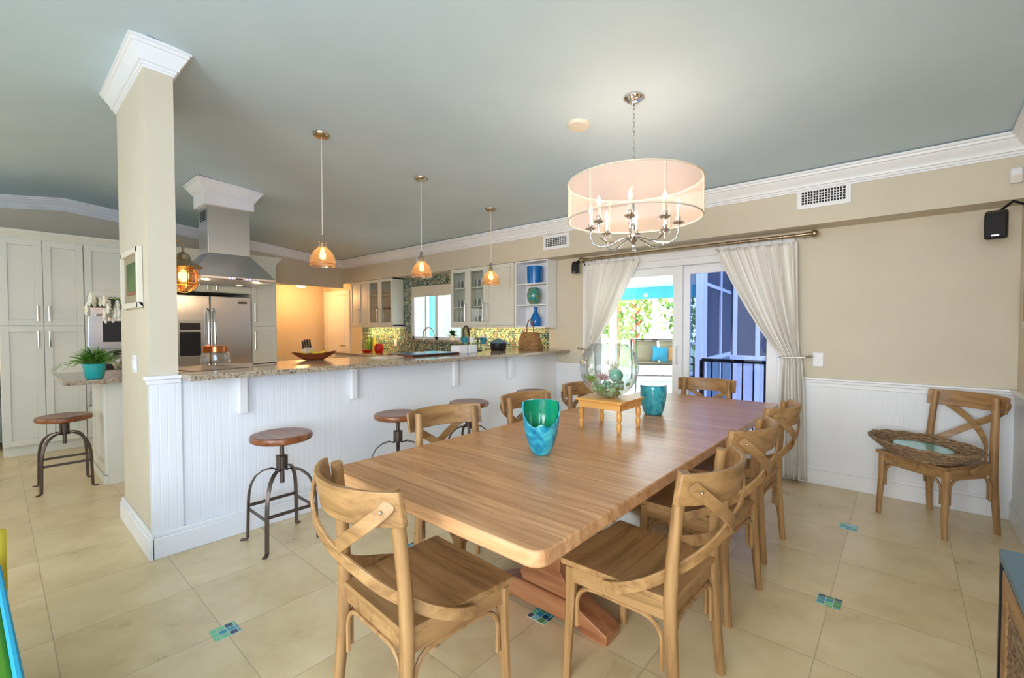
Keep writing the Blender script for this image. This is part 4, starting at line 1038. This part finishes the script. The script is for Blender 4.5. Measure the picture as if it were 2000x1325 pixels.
# sea glass pieces
rnd = random.Random(3)
def chunk(r):
    q = MB(); q.ball((0, 0, 0), r, 7, 1, rnd.uniform(.6, 1), rnd.uniform(.45, .8)); 
    for i, v in enumerate(q.v): q.v[i] = v*(1+rnd.uniform(-.12, .12))
    return q
base_ch = []
glaze('sea_glass_green', (rgb(30, 110, 50), rgb(80, 165, 95), rgb(170, 210, 175), rgb(50, 135, 75)), 10, .2)
glaze('sea_glass_teal', (rgb(50, 130, 110), rgb(110, 175, 150), rgb(170, 205, 190), rgb(80, 150, 140)), 10, .2)
for m_ in ('sea_glass_green', 'sea_glass_teal'): 
    for s_ in (.016, .021): base_ch.append((chunk(s_), m_))
first = []
for i in range(70):
    lay = 0 if i < 26 else (1 if i < 52 else 2)
    rr_ = (.062, .098, .115)[lay]*math.sqrt(rnd.random()); a = rnd.uniform(0, 2*PI)
    z = bz_+.018+lay*.024+rr_*.10
    if i < 4:
        o = base_ch[i][0].build('sea_glass', base_ch[i][1]); first.append(o)
    else:
        o = first[i % 4].copy(); COL.objects.link(o)
    o.location = (bx_+rr_*math.cos(a), by_+rr_*math.sin(a), z); o.rotation_euler = (rnd.uniform(0, 3), rnd.uniform(0, 3), rnd.uniform(0, 3))
    tag(o, 'pale green piece of sea glass heaped in the bottom of the glass bowl', 'sea glass', 'sea glass pieces in the bowl')
def succ(name, lab, loc, n, L, m, wid=.35, spread=.8):
    t = thing(name, lab, 'plant', loc)
    q = MB()
    for k in range(n):
        a = k*2.4; el = spread*(1-k/n*.7); d = Vector((math.cos(a)*math.sin(el), math.sin(a)*math.sin(el), math.cos(el)))
        q.tube([d*(.01), d*L*.5, d*L], [L*wid*.6, L*wid*.5, .001], 5)
    q.build('leaves', m, t); return t
succ('succulent', 'bright lime succulent at the left inside the glass bowl', (bx_-.085, by_-.07, bz_+.10), 10, .045, 'green_apple', .35, 1.3)
mat('pale_pink', rgb(190, 150, 150), .4)
succ('sea_shell', 'pale pink spiky shell in the middle of the glass bowl', (bx_-.01, by_-.055, bz_+.11), 12, .055, 'pale_pink', .25, 1.4)
o = MB().ball((0, 0, 0), .042, 18).build('glass_float', 'sea_glass_teal'); o.location = (bx_+.055, by_-.015, bz_+.135); tag(o, 'teal glass ball on the sea glass at the right of the bowl', 'ball')
succ('air_plant', 'silvery upright air plant standing in the glass bowl', (bx_+.0, by_+.03, bz_+.12), 11, .12, 'off_white', .09, .6)

# ------------------------------------------------------------------ wicker tray on the corner chair
tr = thing('wicker_tray', 'large oval wicker tray lined with turquoise, lying on the corner chair', 'tray', (.125, 4.195, .475), R(128))
q = MB()
for k in range(12):
    f = k/11; a_, b_ = .20+.16*f, .15+.10*f; z = .015+.085*f**1.2; n = 60
    q.tube([(a_*math.cos(2*PI*i/n), b_*math.sin(2*PI*i/n), z+.004*math.sin(i*PI/2+k*PI)+.0) for i in range(n)], .0085, 5, True)
q.build('rim', 'wicker', tr)
MB().lathe([(0, .0), (.21, .0), (.21, .02), (0, .02)], seg=40, sy=.75, caps=False).build('base', 'wicker', tr)
MB().lathe([(0, .02), (.19, .02), (.20, .065), (.19, .073), (0, .073)], seg=40, sy=.66, caps=False).build('liner', 'turquoise_glaze', tr)

# ------------------------------------------------------------------ on the bar
BZ = 1.0902
jr = thing('glass_jar', 'squat glass jar with copper lid on the bar beside the pillar', 'jar', (-3.78, 1.06, BZ+.008))
MB().lathe([(0, 0), (.085, 0), (.095, .02), (.09, .075), (.07, .095), (.066, .095), (.085, .07), (.088, .02), (.08, .006), (0, .006)], seg=28, caps=False).build('glass', 'clear_glass', jr)
MB().lathe([(.072, .093), (.08, .095), (.08, .135), (.074, .14), (0, .14)], seg=28).build('lid', 'copper', jr)
o = box(-.20, -.20, 0, .20, .16, .004).build('magazine', 'silver_tray', bevel=.001); o.location = (-3.62, .98, BZ); o.rotation_euler = (0, 0, R(12)); tag(o, 'glossy magazine lying under the glass jar on the bar', 'magazine')
pb = thing('reading_glasses', 'dark-framed reading glasses on the bar by the magazine', 'glasses', (-3.60, 1.29, BZ))
MB().tube([(0, .0, .01), (-.05, .12, .012), (-.07, .15, .004)], .0035, 6).build('temple', 'black_plastic', pb)
MB().tube([(.025*math.cos(t_), -.02+.018*math.sin(t_), .01) for t_ in [2*PI*k/14 for k in range(14)]], .003, 5, True).build('rim', 'black_plastic', pb)
# wooden dugout bowl with bananas
wbw = thing('wooden_bowl', 'long boat-shaped dark wooden bowl on the far side of the bar', 'bowl', (-3.80, 1.80, BZ), R(78))
def bowl(u, v, k_=1, dz=0):
    a = 2*PI*u; r = .35+.65*v; x = .19*r*math.cos(a)*k_; y = .062*r*math.sin(a)*k_; z = .055*v**1.3+.018*abs(math.cos(a))**3*v
    return (x, y, z+dz)
q = MB(); q.grid(lambda u, v: bowl(u, v), 36, 6); q.grid(lambda u, v: bowl(u, v, .93, .005), 36, 6); q.lathe([(0, 0), (.35, 0)], (0, 0, 0), 36, caps=False, sx=.19, sy=.062); q.lathe([(0, .005), (.33, .005)], (0, 0, 0), 36, caps=False, sx=.19, sy=.062)
q.build('shell', 'bowl_wood', wbw)
for i, dx in enumerate((-.03, .03)):
    o = MB().tube([(-.07, 0, .03), (-.045, .012, .012), (0, .018, 0), (.045, .012, .012), (.07, 0, .03)], [.005, .014, .016, .013, .004], 8).build('banana', 'yellow')
    o.location = (-3.80+.01*i, 1.80+dx, BZ+.04+.012*i); o.rotation_euler = (0, 0, R(80+12*i)); tag(o, ('left' if i == 0 else 'right')+' yellow banana in the boat-shaped wooden bowl', 'banana', 'bananas in the bowl')
kb = thing('knife_block', 'pale wooden knife block with black handles by the long wooden bowl', 'knife block', (-4.9, 2.30, .936))
kb.location = (-5.25, 2.42, .936)
MB().prism([(-.06, 0), (.07, 0), (.02, .2), (-.09, .16)], 'y', -.05, .05).build('block', 'off_white', kb, bevel=.003)
for i in range(2):
    for j in range(3):
        MB().tube([(-.06+.05*i, -.03+.03*j, .175+.02*i), (-.09+.05*i, -.03+.03*j, .27+.02*i)], .011, 6).build('knife_handle', 'black_plastic', kb)
for i, (x, y, rr_, hh) in enumerate(((-5.35, 2.15, .03, .09), (-5.32, 2.24, .026, .06))):
    o = MB().lathe([(0, 0), (rr_, 0), (rr_, hh), (rr_*.9, hh), (rr_*.85, .006), (0, .006)], seg=16, caps=False).build('spice_jar', 'clear_glass'); o.location = (x, y, .936)
    tag(o, ('taller' if i == 0 else 'shorter')+' small glass jar on the island left of the knife block', 'jar')
# blue tray, booklet, white boxes
tt = thing('serving_tray', 'rectangular blue tray with dark edge on the middle of the bar', 'tray', (-3.67, 2.88, BZ), R(4))
MB().prism([(-.17, .0), (.17, 0), (.195, .018), (-.195, .018)], 'y', -.31, .31).build('rim', 'bowl_wood', tt)
box(-.188, -.305, .018, .188, .305, .0235).build('base', 'blue_tray', tt)
for y in (-.318, .31): box(-.18, y, 0, .18, y+.008, .020).build('end_lip', 'bowl_wood', tt)
o = MB().prism([(-.10, 0), (.10, 0), (.10, .004), (0, .016), (-.10, .004)], 'y', -.13, .13).build('open_book', 'off_white'); o.location = (-3.62, 2.40, BZ); o.rotation_euler = (0, 0, R(20)); tag(o, 'open cream booklet lying left of the blue tray', 'book')
for i, y in enumerate((3.27, 3.42)):
    t = thing('white_box', ('left' if i == 0 else 'right')+' of two small white ceramic planters on the bar', 'planter', (-3.60, y+.02, BZ), R(4), 'white planters on the bar')
    q = MB(); w_ = .062; q.box(-w_, -w_, 0, w_, w_, .008); q.box(-w_, -w_, .008, -w_+.008, w_, .085); q.box(w_-.008, -w_, .008, w_, w_, .085); q.box(-w_+.008, -w_, .008, w_-.008, -w_+.008, .085); q.box(-w_+.008, w_-.008, .008, w_-.008, w_, .085)
    q.build('pot', 'white_plastic', t, bevel=.002)
    box(-w_+.009, -w_+.009, .06, w_-.009, w_-.009, .07).build('soil', 'off_white', t)
# basket
bk = thing('woven_basket', 'dome-shaped woven seagrass basket with loop handle on the bar end', 'basket', (-3.55, 4.45, BZ))
q = MB()
for k in range(15):
    f = k/14; r = .155-.055*f**2.0+.008*math.sin(k*1.7); z = .011+.2*f; n = 44
    q.tube([((r+.005*math.sin(i*1.9+k*2))*math.cos(2*PI*i/n), .8*(r+.005*math.sin(i*1.9+k*2))*math.sin(2*PI*i/n), z+.003*math.sin(i*.9+k)) for i in range(n)], .0095, 5, True)
q.lathe([(0, .205), (.1, .20), (.15, .01), (0, .0)], seg=30, sy=.8, caps=False)
q.build('body', 'seagrass', bk)
MB().tube([(-.045, 0, .20), (-.04, 0, .30), (-.02, 0, .365), (.0, 0, .38), (.02, 0, .365), (.04, 0, .30), (.045, 0, .20)], .008, 8, M=Matrix.Rotation(R(40), 4, 'Z')).build('handle', 'bowl_wood', bk)
# pot with lid
pt = thing('black_pot', 'dark oval roasting pot with grey lid left of the basket', 'pot', (-3.70, 4.02, BZ))
MB().lathe([(0, 0), (.085, 0), (.095, .02), (.1, .085), (.095, .09), (0, .09)], seg=28, caps=False).build('body', 'black_plastic', pt)
MB().lathe([(.102, .09), (.1, .1), (.07, .125), (.03, .138), (0, .14)], seg=28, caps=False).build('lid', 'slate_blue', pt)
# mug tree and mugs on the peninsula behind
mt = thing('mug_tree', 'slim black mug tree behind the white planters', 'mug rack', (-3.82, 3.78, BZ))
MB().lathe([(.06, 0), (.06, .01), (.007, .014), (.006, .19)], seg=16).build('stem', 'black_metal', mt)
for i in range(4):
    a = R(30+90*i); MB().tube([(0, 0, .13), (.07*math.cos(a), .07*math.sin(a), .16)], .004, 6).build('hook', 'black_metal', mt)
def mug(x, y, z, m, lab):
    t = thing('mug', lab, 'mug', (x, y, z), R(random.uniform(0, 360)))
    MB().lathe([(0, 0), (.034, 0), (.04, .07), (.037, .07), (.031, .006), (0, .006)], seg=20, caps=False).build('cup', m, t)
    MB().tube([(.038+.026*math.cos(a), 0, .037+.024*math.sin(a)) for a in [R(-85+170*k/8) for k in range(9)]], .005, 6).build('handle', m, t)
mug(-3.86, 3.62, BZ+.095, 'mug_teal', 'teal mug hanging at the left of the mug tree'); mug(-3.85, 3.715, BZ+.10, 'petal', 'cream mug hanging near the left of the mug tree')
mug(-3.80, 3.86, BZ+.085, 'mug_teal', 'teal mug hanging at the right of the mug tree'); mug(-3.88, 3.94, BZ+.11, 'petal', 'cream mug hanging behind the right of the mug tree')
o = MB().lathe([(0, 0), (.02, 0), (.038, .025), (.03, .05), (.008, .055), (.006, .07), (0, .07)], seg=18, caps=False).build('ceramic_pumpkin', 'orange_ceramic'); o.location = (-3.84, 3.55, BZ); tag(o, 'small orange ceramic pumpkin under the left teal mug', 'ornament')
# faucets
def faucet(lab, loc, rz, s, m):
    t = thing('kitchen_faucet', lab, 'faucet', loc, rz)
    MB().lathe([(.026, 0), (.026, .02), (.018, .03), (.016, .07)], seg=16).build('base', m, t)
    pts = [(0, 0, .05), (0, 0, .3*s)]+[(.09*s-.09*s*math.cos(R(a)), 0, .3*s+.09*s*math.sin(R(a))) for a in range(15, 200, 15)]
    MB().tube(pts, .011, 8).build('spout', m, t)
    e = pts[-1]; MB().tube([e, (e[0]-.01, 0, e[2]-.07*s)], .015, 8).build('spray_head', m, t)
faucet('arched nickel kitchen faucet below the kitchen window', (-5.50, 4.50, .92), R(195), 1.15, 'nickel')
faucet('slim bronze gooseneck faucet rising behind the bar near the mug tree', (-3.98, 3.70, .92), R(118), 1.2, 'bronze')
# back counter items
BC = .9202
t = thing('red_pitcher', 'shiny red enamel pitcher on the back counter left of the window', 'pitcher', (-6.95, 4.45, BC))
MB().lathe([(0, 0), (.06, 0), (.085, .06), (.075, .12), (.06, .16), (.055, .16), (.07, .1), (0, .01)], seg=22, caps=False).build('body', 'red_enamel', t)
MB().tube([(-.06, 0, .14), (-.13, 0, .12), (-.13, 0, .06), (-.075, 0, .04)], .012, 8).build('handle', 'red_enamel', t)
o = MB().lathe([(0, 0), (.06, 0), (.09, .05), (.082, .05), (.055, .01), (0, .01)], seg=22, caps=False).build('red_bowl', 'red_enamel'); o.location = (-7.18, 4.35, BC); tag(o, 'small red bowl beside the red pitcher', 'bowl')
for i, (x, m, c_) in enumerate(((-7.36, 'leaf', 'green'), (-7.27, 'yellow', 'yellow'), (-7.47, 'green_apple', 'lime'))):
    t = thing('oil_bottle', c_+' oil bottle on the back counter before the mosaic tiles', 'bottle', (x, 4.56, BC), 0)
    MB().lathe([(0, 0), (.035, 0), (.036, .17), (.014, .22), (.013, .29), (0, .29)], seg=16, caps=False).build('body', m, t)
    MB().lathe([(.015, .285), (.015, .31), (0, .31)], seg=12).build('stopper', 'off_white', t)
def leafy(parent, n, L, spread, m, seed, z0=0, wid=.012, arch=.4, name='leaves', cx=0, cy=0, minel=.1):
    rn = random.Random(seed); q = MB()
    for k in range(n):
        a = rn.uniform(0, 2*PI); el = minel+(spread-minel)*rn.random(); l = L*rn.uniform(.6, 1)
        pts = []
        for i in range(5):
            f = i/4; e = el+arch*f*f; pts.append(Vector((cx+math.cos(a)*math.sin(e)*l*f, cy+math.sin(a)*math.sin(e)*l*f, z0+math.cos(e)*l*f)))
        q.tube(pts, [wid*.4, wid, wid*1.1, wid*.8, .001], 4, r2=.0012)
    return q.build(name, m, parent)
t = thing('sill_plant', 'small leafy plant in a white pot on the kitchen window sill', 'plant', (-5.28, YB-.045, WZ0))
MB().lathe([(0, 0), (.035, 0), (.05, .08), (.045, .08), (0, .07)], seg=18, caps=False).build('pot', 'petal', t); leafy(t, 34, .13, 1.3, 'leaf_dark', 5, .07, .014)

# ------------------------------------------------------------------ on the island
IZ = .9352
t = thing('potted_plant', 'bushy green plant in a turquoise pot on the island edge', 'plant', (-5.17, .56, IZ))
MB().lathe([(0, 0), (.05, 0), (.062, .012), (.078, .125), (.08, .13), (.072, .13), (.07, .11), (0, .11)], seg=28, caps=False).build('pot', 'turquoise_glaze', t)
leafy(t, 300, .19, 1.05, 'leaf', 2, .10, .009, .25, minel=0); leafy(t, 14, .30, 1.5, 'leaf', 9, .11, .003, .5, 'trailing_leaves', minel=1.0)
t = thing('orchid', 'white orchid in a round clear vase on the island behind the turquoise pot', 'orchid', (-5.50, .86, IZ))
MB().lathe([(0, 0), (.08, 0), (.13, .05), (.15, .12), (.13, .19), (.1, .22), (.096, .22), (.14, .12), (.12, .05), (0, .012)], seg=28, caps=False).build('vase', 'clear_glass', t)
MB().ball((0, 0, .09), .1, 20, sz=.7).build('moss', 'bowl_wood', t)
leafy(t, 12, .26, 1.35, 'leaf_dark', 6, .18, .035, .7, 'leaves', minel=.9)
rn = random.Random(11)
for s in range(3):
    a = R(203+18*s); tip = Vector((math.cos(a)*.27, math.sin(a)*.27, .60+.03*s)); q = MB()
    pts = [Vector((0, 0, .15)), Vector((.01, 0, .4)), Vector((tip.x*.1, tip.y*.1, .62)), Vector((tip.x*.55, tip.y*.55, .72)), tip]
    q.tube(pts, .004, 6); q.build('stem', 'leaf', t)
    for k in range(11):
        c_ = pts[2].lerp(tip, k/8)+Vector((rn.uniform(-.07, .07), rn.uniform(-.07, .07), rn.uniform(-.08, .05))); fl = MB()
        for m_i in range(5):
            b_ = 2*PI*m_i/5; fl.ball(c_+Vector((math.cos(b_)*.030, -.004, math.sin(b_)*.026)), .027, 8, 1, .5, 1)
        f_ = fl.build('flower', 'petal', t); MB().ball(c_+Vector((0, -.012, 0)), .008, 8).build('flower_centre', 'yellow', f_)

# ------------------------------------------------------------------ media cabinet right foreground
mc = thing('media_cabinet', 'wooden sideboard with blue-grey top at the lower right edge', 'sideboard', (.43, 1.2, 0))
box(.235, .30, .67, .60, 1.99, .70).build('top', 'slate_blue', mc, True, .004)
box(.26, .33, .03, .595, 1.96, .67).build('body', 'bronze', mc, True, .003)
for (y0, y1) in ((1.17, 1.95), (.36, 1.14)):
    dm = MB()
    for a in ((y0, .08, y0+.06, .65), (y1-.06, .08, y1, .65), (y0+.06, .08, y1-.06, .14), (y0+.06, .59, y1-.06, .65)): dm.box(.24, a[0], a[1], .26, a[2], a[3])
    do = dm.build('cabinet_door', 'oak_y', mc, True, .002)
    q = MB()
    for k in range(15): z = .15+k*.03; q.add([(.244, y0+.06, z), (.258, y0+.06, z+.03), (.258, y1-.06, z+.03), (.244, y1-.06, z)], [(0, 1, 2, 3)]); q.box(.247, y0+.06, z, .259, y1-.06, z+.016)
    q.build('louvres', 'wicker', do, True)
q = MB(); q.box(.236, 1.955, .02, .262, 1.975, .67); q.build('hinge_post', 'black_metal', mc, True)

# ------------------------------------------------------------------ green armchair at the left foreground
ac = thing('armchair', 'green upholstered seat with turquoise piping at the lower left edge', 'armchair', (-2.25, -.35, 0))
Ma = Matrix.Rotation(R(5), 4, 'Z')
def ap(x, y, z): return (x, y, z)
P4 = [(-3.1, -.12), (-2.2, -.05), (-1.72, .0), (-1.6, -.6), (-3.1, -.8)]
P4 = [(-2.6, -.005), (-1.67, .03), (-1.62, -.70), (-2.6, -.75)]
MB().prism(P4[::-1], 'z', .30, .445).build('seat_cushion', 'green_fabric', ac, True, .02)
q = MB(); q.tube([(p_[0], p_[1], .447) for p_ in P4], .013, 8, True); q.tube([(p_[0], p_[1], .305) for p_ in P4], .013, 8, True); q.build('piping', 'blue_fabric', ac, True)
MB().prism([(p_[0]*1.0+.0, p_[1]) for p_ in P4[::-1]], 'z', .12, .29).build('seat_base', 'green_fabric', ac, True, .01)
for x, y in ((-2.5, -.13), (-1.78, -.09), (-1.70, -.62), (-2.5, -.66)): box(x-.02, y-.02, 0, x+.02, y+.02, .12).build('leg', 'bowl_wood', ac, True)
o = MB().grid(lambda u, v: (-2.45+.02*math.sin(3*v), .0-.34*u+.0, .36+.27*v+.01*math.sin(u*9)), 10, 10).build('throw_pillow', 'yellow_fabric', solid=.07)
o.location = (-.36, .02, -.10)
tag(o, 'yellow throw pillow at the left edge beside the green seat', 'pillow')

# ------------------------------------------------------------------ outside
struct('ground', box(-16, YB+.15, -.14, 6, 14.2, -.02), 'deck_white')
struct('trim_14', box(-16, 8.2, 2.55, 2, 12.8, 2.62), 'trim_white')      # porch ceiling
bmx = MB(); bmx.box(-16, 12.6, 2.22, 2, 12.8, 2.55)
struct('trim_15', bmx, 'turquoise_paint')
for i, x in enumerate((-9.3, -7.4, -5.45, -3.6, -1.6)):
    o = box(x-.06, 12.62, -.02, x+.06, 12.78, 2.22).build('porch_post', 'trim_white', bevel=.004)
    tag(o, 'white porch post carrying the turquoise beam, number %s from the left' % ('one', 'two', 'three', 'four', 'five')[i], 'post')
# house wing seen through the kitchen window: white and turquoise
hw = MB(); hw.box(-8.6, 6.5, -.02, -8.12, 6.7, 2.6); hw.box(-7.78, 6.5, -.02, -7.2, 6.7, 2.6)
paint('wing_paint', rgb(150, 168, 160), .6)
struct('wall_wing', hw, 'wing_paint')
struct('trim_16', box(-8.12, 6.52, -.02, -7.78, 6.68, 2.6), 'turquoise_paint')
# left edge of the porch: turquoise & white corner post
o = MB(); o.box(-4.55, 8.3, -.02, -4.43, 8.42, 2.55); tag(o.build('corner_column', 'trim_white', bevel=.004), 'white porch column beyond the left curtain', 'column')
# railing
def railing(name, lab, p, q_, z, step, m, rr_=.02):
    t = thing(name, lab, 'railing', (p[0], p[1], 0)); P_, Q_ = Vector((p[0], p[1], 0)), Vector((q_[0], q_[1], 0)); L = (Q_-P_).length
    r_ = MB(); r_.bar(P_+Vector((0, 0, z)), Q_+Vector((0, 0, z)), .05, .035); r_.build('top_rail', m, t, True)
    r_ = MB(); r_.bar(P_+Vector((0, 0, .08)), Q_+Vector((0, 0, .08)), .03, .03); r_.build('bottom_rail', m, t, True)
    n = int(L/step)
    for i in range(n+1):
        a = P_.lerp(Q_, i/n); w_ = rr_ if i % 8 == 0 else .012
        box(a.x-w_/2, a.y-w_/2, -.02, a.x+w_/2, a.y+w_/2, z).build('baluster', m, t, True)
railing('porch_railing', 'black metal railing just outside the fixed glass panel', (-1.72, 5.32), (-.55, 5.32), 1.0, .105, 'black_metal', .04)
railing('porch_railing', 'grey porch railing far behind the outdoor loveseat', (-9.0, 12.55), (-3.7, 12.55), .95, .12, 'trim_white', .05)
# screened side of the porch beyond the blue glass
t = thing('porch_screen', 'white framed dark screen wall of the porch behind the blue glass', 'screen wall', (-2.1, 6.85, 0))
P_ = Vector((-2.15, 6.7, 0)); Q_ = Vector((-2.75, 12.4, 0))
def pl(f, z, dx=0): v_ = P_.lerp(Q_, f); return Vector((v_.x+dx, v_.y, z))
r_ = MB(); r_.bar(pl(0, .9), pl(1, .9), .09, .06); r_.bar(pl(0, 2.5), pl(1, 2.5), .08, .1); r_.bar(pl(0, 2.0), pl(1, 2.0), .05, .05)
for f in (0, .2, .42, .64, 1): r_.bar(pl(f, -.02), pl(f, 2.5), .07, .07, up=(1, 0, 0))
r_.build('frame', 'trim_white', t, True)
r_ = MB(); r_.bar(pl(0, 1.7), pl(1, 1.7), .01, 1.6); r_.build('screen', 'navy_screen', t, True)
r_ = MB(); r_.bar(pl(0, .44), pl(1, .44), .02, .86); r_.build('lower_panel', 'slate_blue', t, True)
o = box(-1.01, 5.0, -.02, -.86, 5.12, 2.3).build('porch_post', 'black_metal', bevel=.004); tag(o, 'dark post right behind the blue glass beside the tied curtain', 'post')
o = box(-2.20, 6.5, -.02, -2.11, 6.58, 2.55).build('porch_post', 'trim_white', bevel=.004); tag(o, 'white post seen through the left of the blue glass', 'post')
o = thing('privacy_screen', 'dark navy porch screen with white frames filling the blue glass', 'screen', (-1.1, 7.45, -.02))
box(-1.98, 7.43, .95, -.2, 7.47, 2.5).build('screen', 'navy_screen', o, True); box(-1.98, 7.43, -.02, -.2, 7.47, .86).build('lower_panel', 'deck_white', o, True)
q = MB(); q.box(-1.98, 7.40, .86, -.2, 7.50, .95); q.box(-1.98, 7.40, 2.5, -.2, 7.5, 2.58)
for x in (-1.94, -1.63, -1.1, -.25): q.box(x, 7.385, -.02, x+.06, 7.40, 2.58)
q.build('frame', 'trim_white', o, True)
# loveseat
lv = thing('patio_loveseat', 'bronze-framed patio loveseat with beige sling seat outside the door', 'loveseat', (-4.75, 11.5, -.02), R(35))
L2 = .72
for s in (-1, 1):
    MB().tube([(s*L2, -.35, 0), (s*L2, -.33, .62), (s*L2, .25, .66)], .022, 8).build('leg', 'bronze', lv)
    MB().tube([(s*L2, .35, 0), (s*L2, .28, .42), (s*L2, .48, 1.05)], .022, 8).build('leg', 'bronze', lv)
MB().tube([(-L2, .48, 1.05), (L2, .48, 1.05)], .022, 8).build('top_rail', 'bronze', lv)
for s in (-1, 1):
    q = MB(); q.grid(lambda u, v: (s*.03+s*.64*u, .28+.2*v, .46+.56*v), 2, 4); q.build('backrest', 'sling', lv, solid=.02)
q = MB(); q.grid(lambda u, v: (-.68+1.36*u, -.35+.62*v, .46-.03*math.sin(PI*v)), 2, 6); q.build('seat', 'sling', lv, solid=.03)
MB().tube([(-L2, -.35, .45), (L2, -.35, .45)], .02, 8).build('front_rail', 'bronze', lv); MB().tube([(-L2, -.3, .15), (L2, -.3, .15)], .014, 8).build('lower_rail', 'bronze', lv)
def pillow(lab, loc, m, s=.42, rz=0):
    def f(sg): return lambda u, v: ((u-.5)*s*(1-.12*math.sin(PI*v)), sg*.07*math.sin(PI*u)**.6*math.sin(PI*v)**.6, (v-.5)*s*(1-.12*math.sin(PI*u)))
    q = MB(); q.grid(f(1), 10, 10); q.grid(f(-1), 10, 10); o = q.build('throw_pillow', m); o.location = loc; o.rotation_euler = (R(-18), R(6), rz); tag(o, lab, 'pillow')
lvM = Matrix.Translation((-4.75, 11.5, -.02)) @ Matrix.Rotation(R(35), 4, 'Z')
pillow('bright blue throw pillow on the patio loveseat', lvM @ Vector((0, .18, .68)), 'blue_fabric', .42, R(35)); pillow('orange throw pillow on the patio loveseat right of the blue one', lvM @ Vector((.42, .2, .68)), 'orange_fabric', .42, R(35))
# porch fan
fn_ = thing('ceiling_fan', 'white ceiling fan under the porch roof before the turquoise beam', 'ceiling fan', (-3.75, 8.6, 2.55))
MB().lathe([(.06, 0), (.05, -.04), (.015, -.05), (.015, -.2), (.09, -.22), (.1, -.28), (.05, -.33), (0, -.34)], seg=20).build('motor', 'trim_white', fn_)
for i in range(5):
    a = R(20+72*i); Mx = Matrix.Rotation(a, 4, 'Z') @ Matrix.Rotation(R(10), 4, 'X')
    MB().prism([(.1, -.03), (.3, -.065), (.62, -.07), (.66, 0), (.62, .07), (.3, .065), (.1, .03)], 'z', -.27, -.26, Mx).build('blade', 'trim_white', fn_)
# heliconia
hp = thing('heliconia', 'red heliconia flower stalk outside the open door', 'flower', (-3.05, 6.4, -.02))
MB().lathe([(0, 0), (.13, 0), (.17, .34), (.15, .34), (0, .3)], seg=20, caps=False).build('pot', 'trim_white', hp)
MB().tube([(0, 0, .3), (.01, 0, 1.0), (0, 0, 1.75)], .01, 6).build('stem', 'leaf_dark', hp)
q = MB()
for i in range(7):
    s = 1 if i % 2 else -1; z = 1.15+i*.09; q.tube([(0, 0, z), (s*.04, 0, z+.03), (s*.09, 0, z+.09)], [.014, .016, .001], 6)
q.build('bracts', 'heliconia', hp)
# trees
def tree(x, y, h, r, m, lab, seed):
    t = thing('garden_tree', lab, 'tree', (x, y, -.3), 0, 'trees beyond the porch'); rn = random.Random(seed)
    MB().tube([(0, 0, 0), (.1, 0, h*.4), (0, .1, h*.7)], [.14, .1, .05], 8).build('trunk', 'oak_z', t)
    q = MB()
    for k in range(620):
        a = rn.uniform(0, 2*PI); el = math.acos(rn.uniform(-1, 1)); rr_ = r*rn.uniform(.55, 1.0)
        c_ = Vector((rr_*math.sin(el)*math.cos(a), rr_*math.sin(el)*math.sin(a), h*.58+rr_*math.cos(el)*1.15)); d1 = Vector((rn.uniform(-1, 1), rn.uniform(-1, 1), rn.uniform(-1, 1))).normalized(); d2 = d1.orthogonal().normalized(); s = rn.uniform(.12, .24)
        q.add([c_-d1*s, c_+d2*s*.4, c_+d1*s, c_-d2*s*.4], [(0, 1, 2, 3)])
    q.build('crown', m, t)
for i, (x, y, h, r, m, lab) in enumerate(((-8.8, 16.6, 5.0, 1.8, 'foliage', 'pale yellow-green tree left of the loveseat outside'), (-5.2, 17.0, 4.8, 1.8, 'foliage_dark', 'green leafy tree behind the loveseat'),
        (-12.8, 17.5, 5.4, 2.0, 'foliage_dark', 'green tree farther left beyond the porch posts'), (-7.0, 21.5, 5.8, 2.4, 'foliage', 'tall pale tree behind the others beyond the porch'), (-1.4, 18, 5.4, 2.0, 'foliage', 'yellow-green tree behind the blue glass'), (-12.0, 23, 6, 2.4, 'foliage', 'distant pale tree at the far left outside'))):
    tree(x, y, h, r, m, lab, 40+i)
struct('lawn', box(-40, 14.2, -.4, 20, 45, -.3), 'foliage')
